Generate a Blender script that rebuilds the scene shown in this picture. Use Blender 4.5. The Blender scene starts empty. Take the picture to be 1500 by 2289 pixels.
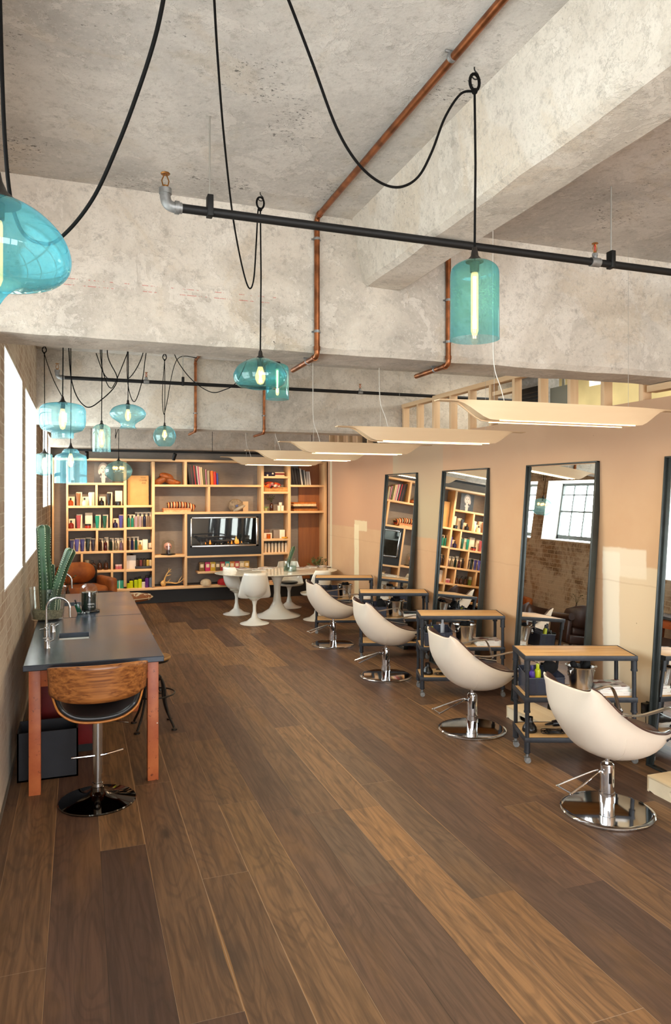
import bpy, bmesh, math, random
from mathutils import Vector, Matrix
random.seed(7)
PI = math.pi
SC = bpy.context.scene
COL = SC.collection

# ------------------------------------------------------------------ camera
H, F, TH = 2.1, 1617.0, math.radians(19.58)     # eye height, focal length in px of the 1500 wide frame, yaw
CX, HY = 750.0, 1105.0
cam_d = bpy.data.cameras.new('camera')
cam = bpy.data.objects.new('camera', cam_d); COL.objects.link(cam)
cam.location = (0, 0, H); cam.rotation_euler = (PI/2, 0, -TH)
cam_d.sensor_fit = 'HORIZONTAL'; cam_d.sensor_width = 36.0
cam_d.lens = 36.0*F/1500.0
cam_d.shift_y = -(1144.5-HY)/1500.0
cam_d.clip_start = 0.05; cam_d.clip_end = 200
SC.camera = cam

def at(px, py, X=None, Y=None, Z=None, T=None):
    """world point seen at a photo pixel on a given plane of the room"""
    a = (px-CX)/F; b = (HY-py)/F
    d = Vector((a*math.cos(TH)+math.sin(TH), math.cos(TH)-a*math.sin(TH), b))
    if X is not None: t = X/d.x
    elif Y is not None: t = Y/d.y
    elif Z is not None: t = (Z-H)/d.z
    else: t = T
    return Vector((0, 0, H)) + d*t

# ------------------------------------------------------------------ colour management, world, light
SC.view_settings.view_transform = 'Standard'
SC.view_settings.look = 'None'
SC.view_settings.gamma = 1.0
SC.view_settings.exposure = 0.12
SC.view_settings.use_curve_mapping = False
cy = SC.cycles
cy.use_denoising = True
cy.max_bounces = 10; cy.diffuse_bounces = 5; cy.glossy_bounces = 5; cy.transparent_max_bounces = 24; cy.transmission_bounces = 6
cy.sample_clamp_indirect = 6.0; cy.caustics_reflective = False; cy.caustics_refractive = False
cy.blur_glossy = 0.5

W = bpy.data.worlds.new('sky'); SC.world = W; W.use_nodes = True
W.node_tree.nodes['Background'].inputs[0].default_value = (0.93, 0.97, 1.0, 1)
W.node_tree.nodes['Background'].inputs[1].default_value = 5.0

def area(name, loc, rot, sx, sy, power, color=(1, 1, 1), portal=False):
    l = bpy.data.lights.new(name, 'AREA'); l.shape = 'RECTANGLE'; l.size = sx; l.size_y = sy
    l.energy = power; l.color = color
    if portal: l.cycles.is_portal = True
    o = bpy.data.objects.new(name, l); COL.objects.link(o); o.location = loc; o.rotation_euler = rot
    return o
XL, XR, YB, YR, ZC = -0.477, 4.36, 14.55, -4.2, 3.86
WINS = [(-3.3, -1.7, 1.43, 3.14), (-1.2, 0.6, 1.43, 3.14), (1.0, 2.75, 1.43, 3.14), (3.05, 4.28, 1.43, 3.14),
        (5.44, 7.18, 1.43, 3.14), (7.54, 9.5, 1.43, 3.14), (11.2, 12.75, 1.9, 3.14), (13.1, 14.2, 1.9, 3.14)]
for i, (y0, y1, z0, z1) in enumerate(WINS):        # daylight just outside each window
    area('window_daylight', (XL-0.62, (y0+y1)/2, (z0+z1)/2), (0, -PI/2, 0), z1-z0, y1-y0, (60, 60, 52, 38, 46, 75, 85, 85)[i]*(y1-y0)/1.8, (0.93, 0.97, 1.0))
# the glazed shopfront behind the camera
area('shopfront_daylight', (2.4, YR-0.35, 2.0), (PI/2, 0, 0), 6.6, 3.2, 430, (0.97, 0.98, 1.0))

# ------------------------------------------------------------------ materials
def lin(c):
    if isinstance(c, str):
        c = c.lstrip('#'); c = [int(c[i:i+2], 16)/255 for i in (0, 2, 4)]
    return tuple((x/12.92 if x <= 0.04045 else ((x+0.055)/1.055)**2.4) for x in c)+(1.0,)
MATS = {}
class NT:
    def __init__(s, name):
        s.m = bpy.data.materials.new(name); s.m.use_nodes = True
        s.t = s.m.node_tree; s.b = s.t.nodes['Principled BSDF']; s.out = s.t.nodes['Material Output']
    def n(s, typ, props=None, **ins):
        nd = s.t.nodes.new(typ)
        for k, v in (props or {}).items(): setattr(nd, k, v)
        for k, v in ins.items():
            key = int(k[1:]) if k[0] == '_' and k[1:].isdigit() else k.replace('_', ' ')
            s.put(nd.inputs[key], v)
        return nd
    def put(s, sock, v):
        if isinstance(v, bpy.types.NodeSocket): s.t.links.new(v, sock)
        elif isinstance(v, bpy.types.Node): s.t.links.new(v.outputs[0], sock)
        else:
            if isinstance(v, str): v = lin(v)
            sock.default_value = v
    def math(s, op, a, b=0.0, c=None):
        nd = s.n('ShaderNodeMath', {'operation': op}, _0=a, _1=b)
        if c is not None: s.put(nd.inputs[2], c)
        return nd.outputs[0]
    def pos(s):
        g = s.n('ShaderNodeNewGeometry')
        x = s.n('ShaderNodeSeparateXYZ', _0=g.outputs['Position'])
        return g.outputs['Position'], x.outputs[0], x.outputs[1], x.outputs[2]
    def obj(s):
        g = s.n('ShaderNodeTexCoord'); return g.outputs['Object']
    def noise(s, vec, scale, detail=4.0, rough=0.5, dist=0.0):
        nd = s.n('ShaderNodeTexNoise', _0=vec); nd.inputs['Scale'].default_value = scale
        nd.inputs['Detail'].default_value = detail; nd.inputs['Roughness'].default_value = rough
        nd.inputs['Distortion'].default_value = dist
        return nd.outputs['Fac']
    def ramp(s, fac, stops):
        r = s.n('ShaderNodeValToRGB', _0=fac); e = r.color_ramp.elements
        while len(e) < len(stops): e.new(0.5)
        for el, (p, c) in zip(e, stops):
            el.position = p; el.color = lin(c) if not isinstance(c, (int, float)) else (c, c, c, 1)
        return r.outputs[0]
    def mix(s, fac, a, b, mode='MIX'):
        nd = s.n('ShaderNodeMix', {'data_type': 'RGBA', 'blend_type': mode})
        s.put(nd.inputs[0], fac); s.put(nd.inputs[6], a); s.put(nd.inputs[7], b)
        return nd.outputs[2]
    def step(s, v, lo, hi, a=0.0, b=1.0):
        nd = s.n('ShaderNodeMapRange', {'interpolation_type': 'SMOOTHSTEP'}, _0=v)
        nd.inputs[1].default_value = lo; nd.inputs[2].default_value = hi
        nd.inputs[3].default_value = a; nd.inputs[4].default_value = b
        return nd.outputs[0]
    def schlick(s, k=.96, b=.04):
        lw = s.n('ShaderNodeLayerWeight'); lw.inputs[0].default_value = .5
        return s.math('ADD', s.math('MULTIPLY', s.math('POWER', lw.outputs['Facing'], 5.0), k), b)
    def comb(s, x, y, z=0.0):
        nd = s.n('ShaderNodeCombineXYZ', _0=x, _1=y, _2=z); return nd.outputs[0]
    def scale(s, vec, sc):
        nd = s.n('ShaderNodeVectorMath', {'operation': 'MULTIPLY'}, _0=vec); nd.inputs[1].default_value = sc
        return nd.outputs[0]
    def bump(s, h, strength=0.3, dist=0.02):
        nd = s.n('ShaderNodeBump', Height=h); nd.inputs['Strength'].default_value = strength
        nd.inputs['Distance'].default_value = dist
        s.t.links.new(nd.outputs[0], s.b.inputs['Normal'])
    def set(s, **k):
        for a, v in k.items(): s.put(s.b.inputs[a.replace('_', ' ')], v)
        return s.m

def M(name, color, rough=0.5, metal=0.0, var=0.0, vscale=8.0, bump=0.0, bscale=40.0, emit=0.0, coat=0.0, spec=None, stretch=None):
    """plain coloured material with a little noise"""
    if name in MATS: return MATS[name]
    t = NT(name); v = t.obj()
    if stretch: v = t.scale(v, stretch)
    c = color
    if var > 0:
        f = t.noise(v, vscale, 4)
        base = lin(color)
        lo = tuple(x*(1-var) for x in base[:3])+(1,); hi = tuple(min(1, x*(1+var)) for x in base[:3])+(1,)
        r = t.n('ShaderNodeMix', {'data_type': 'RGBA'}); t.put(r.inputs[0], t.step(f, .3, .7)); r.inputs[6].default_value = lo; r.inputs[7].default_value = hi
        c = r.outputs[2]
    t.set(Base_Color=c, Roughness=rough, Metallic=metal)
    if coat: t.set(Coat_Weight=coat, Coat_Roughness=0.08)
    if spec is not None: t.b.inputs['Specular IOR Level'].default_value = spec
    if bump: t.bump(t.noise(v, bscale, 3), bump, 0.005)
    if emit: t.set(Emission_Color=color, Emission_Strength=emit)
    MATS[name] = t.m
    return t.m

def wood(name, c1, c2, axis=0, rough=0.45, sc=1.0, contrast=1.0, rings=False, ax=1.6):
    if name in MATS: return MATS[name]
    t = NT(name); v = t.obj()
    s = [22*sc, 22*sc, 22*sc]; s[axis] = ax*sc
    v2 = t.scale(v, tuple(s))
    f = t.noise(v2, 1.0, 5, 0.6, 0.6)
    if rings:
        w = t.n('ShaderNodeTexWave', {'wave_type': 'BANDS', 'bands_direction': 'Z'}, _0=t.scale(v, (.6, 1, 1)))
        w.inputs['Scale'].default_value = 9; w.inputs['Distortion'].default_value = 7; w.inputs['Detail'].default_value = 2; w.inputs['Detail Scale'].default_value = .8
        f = t.math('ADD', t.math('MULTIPLY', f, .45), t.math('MULTIPLY', w.outputs['Fac'], .55))
    t.set(Base_Color=t.ramp(f, [(.5-.22/contrast, c1), (.5+.22/contrast, c2)]), Roughness=rough)
    t.bump(f, 0.08, 0.002)
    MATS[name] = t.m
    return t.m

def m_concrete(name, lo, mid, hi, pit=1.0, seed=0.0, tan='#b9a488'):
    t = NT(name); P, x, y, z = t.pos()
    v = t.n('ShaderNodeVectorMath', {'operation': 'ADD'}, _0=P); v.inputs[1].default_value = (seed, seed*.7, seed*.3); v = v.outputs[0]
    big = t.noise(v, 0.9, 6, 0.62, 0.8)
    med = t.noise(v, 3.6, 8, 0.7, 0.4)
    fine = t.noise(v, 26, 6, 0.7)
    c = t.ramp(big, [(.32, lo), (.5, mid), (.68, hi)])
    patch = t.step(med, .535, .56)                      # flaking skim coat with sharp edges
    c = t.mix(t.math('MULTIPLY', patch, .42), c, hi)
    tanm = t.step(t.noise(v, 1.3, 5, .6, 1.2), .54, .62)
    c = t.mix(t.math('MULTIPLY', tanm, .30), c, tan)
    dark = t.step(t.noise(v, 7.5, 8, .8), .56, .68)
    c = t.mix(t.math('MULTIPLY', dark, .42), c, lo)
    c = t.mix(t.math('MULTIPLY', t.step(t.noise(v, 15, 7, .85), .50, .62), .38), c, '#8f867a')
    c = t.mix(t.math('MULTIPLY', t.step(t.noise(v, 45, 5, .8), .54, .60), .40), c, hi)
    c = t.mix(t.step(fine, .55, .72, 0, .28), c, '#7e776e')
    # pits and blowholes in drifts
    dens = t.step(t.noise(v, 1.5, 3, .6), .46, .66)
    pn = t.noise(t.scale(v, (1, 1.7, 1.4)), 38, 4, .75)
    pm = t.math('MULTIPLY', t.step(t.math('ADD', pn, t.math('MULTIPLY', dens, .10*pit)), .685, .705), t.math('ADD', .25, t.math('MULTIPLY', dens, .75)))
    c = t.mix(t.step(t.noise(v, 90, 3, .7), .5, .7, 0, .35), c, lo)
    c = t.mix(t.math('MULTIPLY', pm, .85), c, '#39342e')
    t.set(Base_Color=c, Roughness=0.9)
    h = t.math('ADD', t.math('MULTIPLY', patch, .22), t.math('ADD', t.math('MULTIPLY', fine, .5), t.math('MULTIPLY', pm, -1.0)))
    t.bump(h, 0.55, 0.012)
    MATS[name] = t.m
    return t.m
m_ceiling = m_concrete('ceiling_concrete', '#a39d95', '#beb7ae', '#d4ccc2', 1.0, 0, '#b8a890')
m_beam = m_concrete('beam_concrete', '#a39a8e', '#cabfb0', '#dcd3c6', .35, 11.3, '#bfa98a')
m_soffit = m_concrete('beam_soffit_concrete', '#9a948b', '#b9b3aa', '#cfc9c0', .8, 5.1, '#ab9a84')

def m_concrete_marked():
    m = m_concrete('beam_concrete_marked', '#a39a8e', '#cabfb0', '#dcd3c6', .35, 11.3, '#bfa98a')
    t = NT.__new__(NT); t.m = m; t.t = m.node_tree; t.b = t.t.nodes['Principled BSDF']
    P, x, y, z = t.pos(); z0 = at(450, 650, Y=4.33).z
    ln = t.math('MAXIMUM', t.step(t.math('ABSOLUTE', t.math('SUBTRACT', z, z0)), .0035, .0015), t.step(t.math('ABSOLUTE', t.math('SUBTRACT', z, z0-.035)), .0035, .0015))
    msk = t.math('MULTIPLY', ln, t.math('MULTIPLY', t.step(t.noise(t.scale(P, (4, 1, 1)), 3, 4, .8), .50, .54), t.math('MULTIPLY', t.math('LESS_THAN', x, 1.15), t.math('GREATER_THAN', x, -.1))))
    lk = t.b.inputs['Base Color'].links[0].from_socket
    t.put(t.b.inputs['Base Color'], t.mix(t.math('MULTIPLY', msk, .6), lk, '#b5493c'))
    return m
def m_brick():
    t = NT('limewashed_brick'); P, x, y, z = t.pos()
    v = t.comb(t.math('ADD', y, x), z, 0.0)
    wob = t.noise(P, 5, 3)
    v = t.n('ShaderNodeVectorMath', {'operation': 'ADD'}, _0=v, _1=t.comb(t.math('MULTIPLY', wob, .02), t.math('MULTIPLY', wob, .012))).outputs[0]
    b = t.n('ShaderNodeTexBrick', {'offset': .5}, _0=v)
    b.inputs['Color1'].default_value = lin('#6f5338'); b.inputs['Color2'].default_value = lin('#94724f'); b.inputs['Mortar'].default_value = lin('#c0ad90')
    b.inputs['Scale'].default_value = 1.0; b.inputs['Mortar Size'].default_value = .007; b.inputs['Mortar Smooth'].default_value = .3
    b.inputs['Brick Width'].default_value = .24; b.inputs['Row Height'].default_value = .086; b.inputs['Bias'].default_value = -.1
    wash = t.noise(P, 2.4, 8, .72, .6)
    fine = t.noise(P, 30, 5, .7)
    low = t.step(z, 1.6, .2, 0.0, .09)                   # more limewash left towards the skirting
    near = t.step(y, 11.0, 8.5, 0.0, .13)                # lighter brick and mortar beside the basin tables
    wm = t.step(t.math('ADD', t.math('ADD', t.math('MULTIPLY', wash, .8), t.math('MULTIPLY', fine, .22)), t.math('ADD', low, t.math('MULTIPLY', near, .15))), .42, .60, .12, .92)
    lightb = t.mix(t.math('MULTIPLY', near, 6.5), b.outputs['Color'], t.mix(t.math('SUBTRACT', 1.0, b.outputs['Fac']), '#ded5c4', t.mix(t.step(wash, .4, .6), '#a88c72', '#bda790')))
    c = t.mix(t.math('MULTIPLY', wm, .8), lightb, '#d6ccba')
    c = t.mix(t.step(fine, .5, .75, 0, .30), c, '#9c8c74')
    t.set(Base_Color=c, Roughness=.92)
    t.bump(t.math('ADD', t.math('MULTIPLY', b.outputs['Fac'], -.8), t.math('MULTIPLY', fine, .5)), .6, .012)
    return t.m
m_brickw = m_brick()

def m_floor():
    t = NT('oak_plank_floor'); P, x, y, z = t.pos()
    W_, L_ = 0.257, 2.5
    u = t.math('ADD', t.math('DIVIDE', t.math('SUBTRACT', x, 1.665), W_), 60.0)
    row = t.math('FLOOR', u); fu = t.math('FRACT', u)
    wn = t.n('ShaderNodeTexWhiteNoise', {'noise_dimensions': '1D'}); t.put(wn.inputs['W'], row)
    v = t.math('ADD', t.math('DIVIDE', y, L_), t.math('MULTIPLY', wn.outputs['Value'], 7.0))
    idx = t.math('FLOOR', v); fv = t.math('FRACT', v)
    wn2 = t.n('ShaderNodeTexWhiteNoise', {'noise_dimensions': '2D'}); t.put(wn2.inputs['Vector'], t.comb(row, idx))
    rid = wn2.outputs['Value']
    base = t.ramp(rid, [(0.0, '#553d30'), (.3, '#674a38'), (.6, '#74563c'), (.85, '#836141'), (1.0, '#936c45')])
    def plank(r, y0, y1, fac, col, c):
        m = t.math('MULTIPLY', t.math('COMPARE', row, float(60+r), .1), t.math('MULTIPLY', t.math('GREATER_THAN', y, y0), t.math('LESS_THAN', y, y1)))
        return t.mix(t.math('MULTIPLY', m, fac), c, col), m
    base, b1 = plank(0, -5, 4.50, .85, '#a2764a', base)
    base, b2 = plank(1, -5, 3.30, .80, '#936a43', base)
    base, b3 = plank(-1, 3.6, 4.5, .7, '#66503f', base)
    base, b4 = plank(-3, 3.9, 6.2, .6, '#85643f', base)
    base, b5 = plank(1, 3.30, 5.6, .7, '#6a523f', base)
    g1 = t.noise(t.comb(t.math('MULTIPLY', x, 34), t.math('MULTIPLY', y, 1.7), t.math('MULTIPLY', rid, 40)), 1.0, 6, .65, .5)
    wv = t.n('ShaderNodeTexNoise', _0=t.comb(t.math('MULTIPLY', x, 5.0), t.math('MULTIPLY', y, .9), t.math('MULTIPLY', rid, 17)))
    wv.inputs['Scale'].default_value = 1.0; wv.inputs['Detail'].default_value = 1.5
    rings = t.math('SINE', t.math('MULTIPLY', wv.outputs['Fac'], 95.0))
    blot = t.noise(t.comb(t.math('MULTIPLY', x, 3), t.math('MULTIPLY', y, 1.0), t.math('MULTIPLY', rid, 9)), 1.0, 4, .6)
    c = t.mix(t.step(g1, .35, .65, 0, .55), base, '#36251b')
    c = t.mix(t.step(rings, .2, 1.0, 0, .26), c, '#2c2018')
    c = t.mix(t.step(blot, .5, .75, 0, .35), c, '#8f6537')
    c = t.mix(t.step(blot, .42, .25, 0, .45), c, '#3a3029')
    kn = t.n('ShaderNodeTexVoronoi', _0=t.comb(t.math('MULTIPLY', x, 2.4), t.math('MULTIPLY', y, .9), t.math('MULTIPLY', rid, 5)))
    kn.inputs['Scale'].default_value = 1.0
    c = t.mix(t.step(kn.outputs['Distance'], .10, .02, 0, .7), c, '#1d1510')
    du = t.math('MULTIPLY', t.math('MINIMUM', fu, t.math('SUBTRACT', 1.0, fu)), W_)
    dv = t.math('MULTIPLY', t.math('MINIMUM', fv, t.math('SUBTRACT', 1.0, fv)), L_)
    sap = t.math('MULTIPLY', t.step(t.math('ADD', du, t.math('MULTIPLY', blot, .03)), .020, .014), t.step(rid, .55, .6))
    c = t.mix(t.math('MULTIPLY', sap, .6), c, '#a87a45')
    seam = t.step(t.math('MINIMUM', du, dv), .0022, .0008)
    c = t.mix(t.math('MULTIPLY', seam, .65), c, t.mix(t.step(rid, .4, .6), '#241a13', '#a89078'))
    t.set(Base_Color=c, Roughness=t.math('ADD', .40, t.math('MULTIPLY', g1, .18)))
    t.b.inputs['Specular IOR Level'].default_value = .45
    t.bump(t.math('ADD', t.math('MULTIPLY', g1, -.35), t.math('MULTIPLY', seam, -1.0)), .22, .004)
    return t.m
m_oak = m_floor()

def m_rightwall():
    t = NT('unpainted_plasterboard'); P, x, y, z = t.pos()
    n1 = t.noise(P, 1.1, 5, .6); n2 = t.noise(P, 7, 4)
    wob = t.math('MULTIPLY', t.math('SUBTRACT', n2, .5), .035)
    yy = t.math('ADD', y, wob); zz = t.math('ADD', z, wob)
    c = t.ramp(n1, [(.3, '#c39b77'), (.7, '#cba782')])
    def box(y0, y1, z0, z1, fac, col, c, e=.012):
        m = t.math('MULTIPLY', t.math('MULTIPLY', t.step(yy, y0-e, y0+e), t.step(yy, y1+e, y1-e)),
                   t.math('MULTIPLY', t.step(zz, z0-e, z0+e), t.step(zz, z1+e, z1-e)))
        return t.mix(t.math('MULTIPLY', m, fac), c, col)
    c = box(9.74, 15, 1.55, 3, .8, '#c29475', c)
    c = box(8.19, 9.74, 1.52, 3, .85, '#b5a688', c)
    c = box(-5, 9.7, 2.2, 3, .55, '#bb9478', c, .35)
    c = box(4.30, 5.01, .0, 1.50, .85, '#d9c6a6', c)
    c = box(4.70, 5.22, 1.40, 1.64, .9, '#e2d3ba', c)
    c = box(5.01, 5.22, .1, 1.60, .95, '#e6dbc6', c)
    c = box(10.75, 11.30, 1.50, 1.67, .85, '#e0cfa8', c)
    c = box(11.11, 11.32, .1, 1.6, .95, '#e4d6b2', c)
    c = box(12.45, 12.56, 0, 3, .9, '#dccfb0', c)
    c = box(-5, 15, -.1, .22, .5, '#c89a80', c)
    c = t.mix(t.step(t.math('ABSOLUTE', t.math('SUBTRACT', zz, 1.35)), .012, .0, 0, .25), c, '#a98765')
    sp = t.n('ShaderNodeTexVoronoi', _0=P); sp.inputs['Scale'].default_value = 5.5
    c = t.mix(t.step(sp.outputs['Distance'], .035, .025, 0, .6), c, '#7a5f48')
    t.set(Base_Color=c, Roughness=.85)
    t.bump(n2, .08, .004)
    return t.m
m_board = m_rightwall()

def m_felt():
    t = NT('grey_felt_board'); P, x, y, z = t.pos()
    f = t.noise(t.scale(P, (4, 4, 40)), 2.0, 5, .7)
    g = t.noise(P, 3, 4)
    c = t.mix(t.step(f, .35, .7, 0, .5), t.ramp(g, [(.3, '#7b746d'), (.7, '#8c857d')]), '#979087')
    t.set(Base_Color=c, Roughness=.9)
    return t.m
m_feltb = m_felt()
m_whitebrick = M('white_painted_brick', '#f4f3ef', .7, var=.03, bump=.2, bscale=20)
m_black = M('black_metal', '#161514', .55, .1, spec=.3)
m_blackgloss = M('black_plastic', '#121212', .25)
m_darkst = M('dark_grey_steel', '#3c3e42', .5, .3, var=.1)
m_winfr = M('grey_window_frame', '#5c615f', .5, .1)
m_chrome = M('chrome', '#d9dadd', .06, 1.0)
m_brushed = M('brushed_steel', '#b9b8b6', .22, 1.0)
m_galv = M('galvanised_iron', '#8b8b89', .5, .7, var=.2, vscale=30)
m_brass = M('brass', '#9a6a35', .35, .9, var=.2)
m_copper = M('aged_copper', '#8c5431', .36, .8, var=.35, vscale=14)
m_pine = wood('pine_ply', '#ddb27d', '#eec899', 0, .5, .6)
m_pinev = wood('pine_ply_upright', '#daae79', '#ebc494', 2, .5, .6)
m_stud = wood('pine_stud', '#d2ac82', '#e2c39c', 2, .7, .5)
m_white = M('white_plastic', '#eceae4', .25, coat=.3)
m_paper = M('white_paper', '#efece6', .7)

# ------------------------------------------------------------------ mesh helper
class G:
    def __init__(s): s.bm = bmesh.new()
    def box(s, x0, x1, y0, y1, z0, z1, bev=0.0, M=None, seg=2):
        r = bmesh.ops.create_cube(s.bm, size=1.0); vs = r['verts']
        for v in vs:
            v.co = Vector(((x0+x1)/2+v.co.x*(x1-x0), (y0+y1)/2+v.co.y*(y1-y0), (z0+z1)/2+v.co.z*(z1-z0)))
        if bev > 0:
            es = list({e for v in vs for e in v.link_edges})
            r2 = bmesh.ops.bevel(s.bm, geom=es, offset=bev, segments=seg, affect='EDGES', profile=.5)
            vs = list({v for f in r2['faces'] for v in f.verts} | {v for v in vs if v.is_valid})
        if M is not None:
            for v in vs: v.co = M @ v.co
        return s
    def ring(s, pts): return [s.bm.verts.new(p) for p in pts]
    def skin(s, rings, closed=True, cap0=False, cap1=False, loop=False):
        R = [s.ring(r) for r in rings]
        n = len(R[0]); rng = range(len(R)) if loop else range(len(R)-1)
        for i in rng:
            A, B = R[i], R[(i+1) % len(R)]
            for j in range(n if closed else n-1):
                k = (j+1) % n
                try: s.bm.faces.new((A[j], A[k], B[k], B[j]))
                except ValueError: pass
        if cap0: s.bm.faces.new(list(reversed(R[0])))
        if cap1: s.bm.faces.new(R[-1])
        return s
    def lathe(s, prof, c=(0, 0, 0), n=28, M=None, cap0=True, cap1=True, sx=1.0, sy=1.0):
        c = Vector(c); rings = []
        for r, z in prof:
            r = max(r, 1e-4)
            ps = [Vector((c.x+sx*r*math.cos(2*PI*j/n), c.y+sy*r*math.sin(2*PI*j/n), c.z+z)) for j in range(n)]
            if M is not None: ps = [M @ p for p in ps]
            rings.append(ps)
        return s.skin(rings, True, cap0, cap1)
    def cyl(s, c, r, z0, z1, n=20, r2=None): 
        return s.lathe([(r, z0), (r2 if r2 is not None else r, z1)], c, n)
    def tube(s, pts, r, n=8, closed=False, flat=None):
        P = [Vector(p) for p in pts]; m = len(P); rings = []
        T = []
        for i in range(m):
            if closed: d = P[(i+1) % m]-P[i-1]
            else: d = P[min(i+1, m-1)]-P[max(i-1, 0)]
            T.append(d.normalized() if d.length > 1e-9 else Vector((0, 0, 1)))
        ref = Vector((0, 0, 1)) if abs(T[0].z) < .9 else Vector((1, 0, 0))
        nrm = T[0].cross(ref).normalized()
        for i in range(m):
            nrm = (nrm-T[i]*nrm.dot(T[i]))
            nrm = nrm.normalized() if nrm.length > 1e-6 else T[i].orthogonal().normalized()
            b = T[i].cross(nrm)
            ri = r[i] if isinstance(r, (list, tuple)) else r
            ra, rb = (ri, ri) if flat is None else flat
            rings.append([P[i]+nrm*ra*math.cos(2*PI*j/n)+b*rb*math.sin(2*PI*j/n) for j in range(n)])
        return s.skin(rings, True, not closed, not closed, closed)
    def prism(s, poly, a, b, axis='y', M=None):
        def f(p, t):
            q = {'y': Vector((p[0], t, p[1])), 'x': Vector((t, p[0], p[1])), 'z': Vector((p[0], p[1], t))}[axis]
            return M @ q if M is not None else q
        return s.skin([[f(p, a) for p in poly], [f(p, b) for p in poly]], True, True, True)
    def ball(s, c, r, sx=1, sy=1, sz=1, n=20, m=12, M=None):
        return s.lathe([(r*math.sin(PI*i/m), -r*sz*math.cos(PI*i/m)) for i in range(m+1)], c, n, M, False, False, sx, sy)
    def xf(s, M):
        for v in s.bm.verts: v.co = M @ v.co
        return s

def spline(pts, k=6, closed=False):
    P = [Vector(p) for p in pts]; out = []; n = len(P)
    for i in range(n if closed else n-1):
        if closed: p0, p1, p2, p3 = P[i-1], P[i], P[(i+1) % n], P[(i+2) % n]
        else: p0, p1, p2, p3 = P[max(i-1, 0)], P[i], P[i+1], P[min(i+2, n-1)]
        for j in range(k):
            t = j/k
            out.append(.5*((2*p1)+(-p0+p2)*t+(2*p0-5*p1+4*p2-p3)*t*t+(-p0+3*p1-3*p2+p3)*t**3))
    if not closed: out.append(P[-1])
    return out

def mesh(g, name, mats, sharp=35, fixn=True):
    if fixn: bmesh.ops.recalc_face_normals(g.bm, faces=g.bm.faces[:])
    me = bpy.data.meshes.new(name); g.bm.to_mesh(me); g.bm.free()
    for m in (mats if isinstance(mats, (list, tuple)) else [mats]): me.materials.append(m)
    me.shade_smooth(); me.set_sharp_from_angle(angle=math.radians(sharp))
    return me
def part(parent, name, g, mats, label=None, sharp=35):
    o = bpy.data.objects.new(name, mesh(g, name, mats, sharp)); COL.objects.link(o)
    o.parent = parent
    if label: o['label'] = label
    return o
def thing(name, label, cat, loc=(0, 0, 0), rz=0.0, group=None):
    o = bpy.data.objects.new(name, None); COL.objects.link(o); o.empty_display_size = .1
    o.location = loc; o.rotation_euler = (0, 0, rz); o['label'] = label; o['category'] = cat
    if group: o['group'] = group
    return o
def solo(name, g, mats, label, cat, loc=(0, 0, 0), rz=0.0, group=None, rot=None, sharp=35):
    o = bpy.data.objects.new(name, mesh(g, name, mats, sharp)); COL.objects.link(o)
    o.location = loc; o.rotation_euler = rot or (0, 0, rz); o['label'] = label; o['category'] = cat
    if group: o['group'] = group
    return o
def struct(name, g, mats, parent=None, sharp=35):
    o = bpy.data.objects.new(name, mesh(g, name, mats, sharp)); COL.objects.link(o)
    if parent: o.parent = parent
    else: o['kind'] = 'structure'
    return o
def dup(root, loc, rz=None, label=None, group=None):
    r = root.copy(); COL.objects.link(r); r.location = loc
    if rz is not None: r.rotation_euler = (0, 0, rz)
    if label: r['label'] = label
    if group: r['group'] = group
    for ch in list(root.children):
        c = ch.copy(); COL.objects.link(c); c.parent = r
        for gch in ch.children:
            d = gch.copy(); COL.objects.link(d); d.parent = c
    return r
def Rz(a): return Matrix.Rotation(a, 4, 'Z')
def Rx(a): return Matrix.Rotation(a, 4, 'X')
def Ry(a): return Matrix.Rotation(a, 4, 'Y')
def Tr(x, y, z): return Matrix.Translation((x, y, z))

# ================================================================== THE SETTING
XF = 6.7                                              # far wall of the space behind the partition
struct('floor', G().box(XL-.5, XF+.2, YR, YB+.3, -.12, 0), m_oak)
def rough_grid(x0, x1, y0, y1, z, amp, nx, ny, seed):
    pass
struct('ceiling', G().box(XL-.5, XF+.2, YR, YB+.3, ZC, ZC+.15), m_ceiling)

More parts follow.
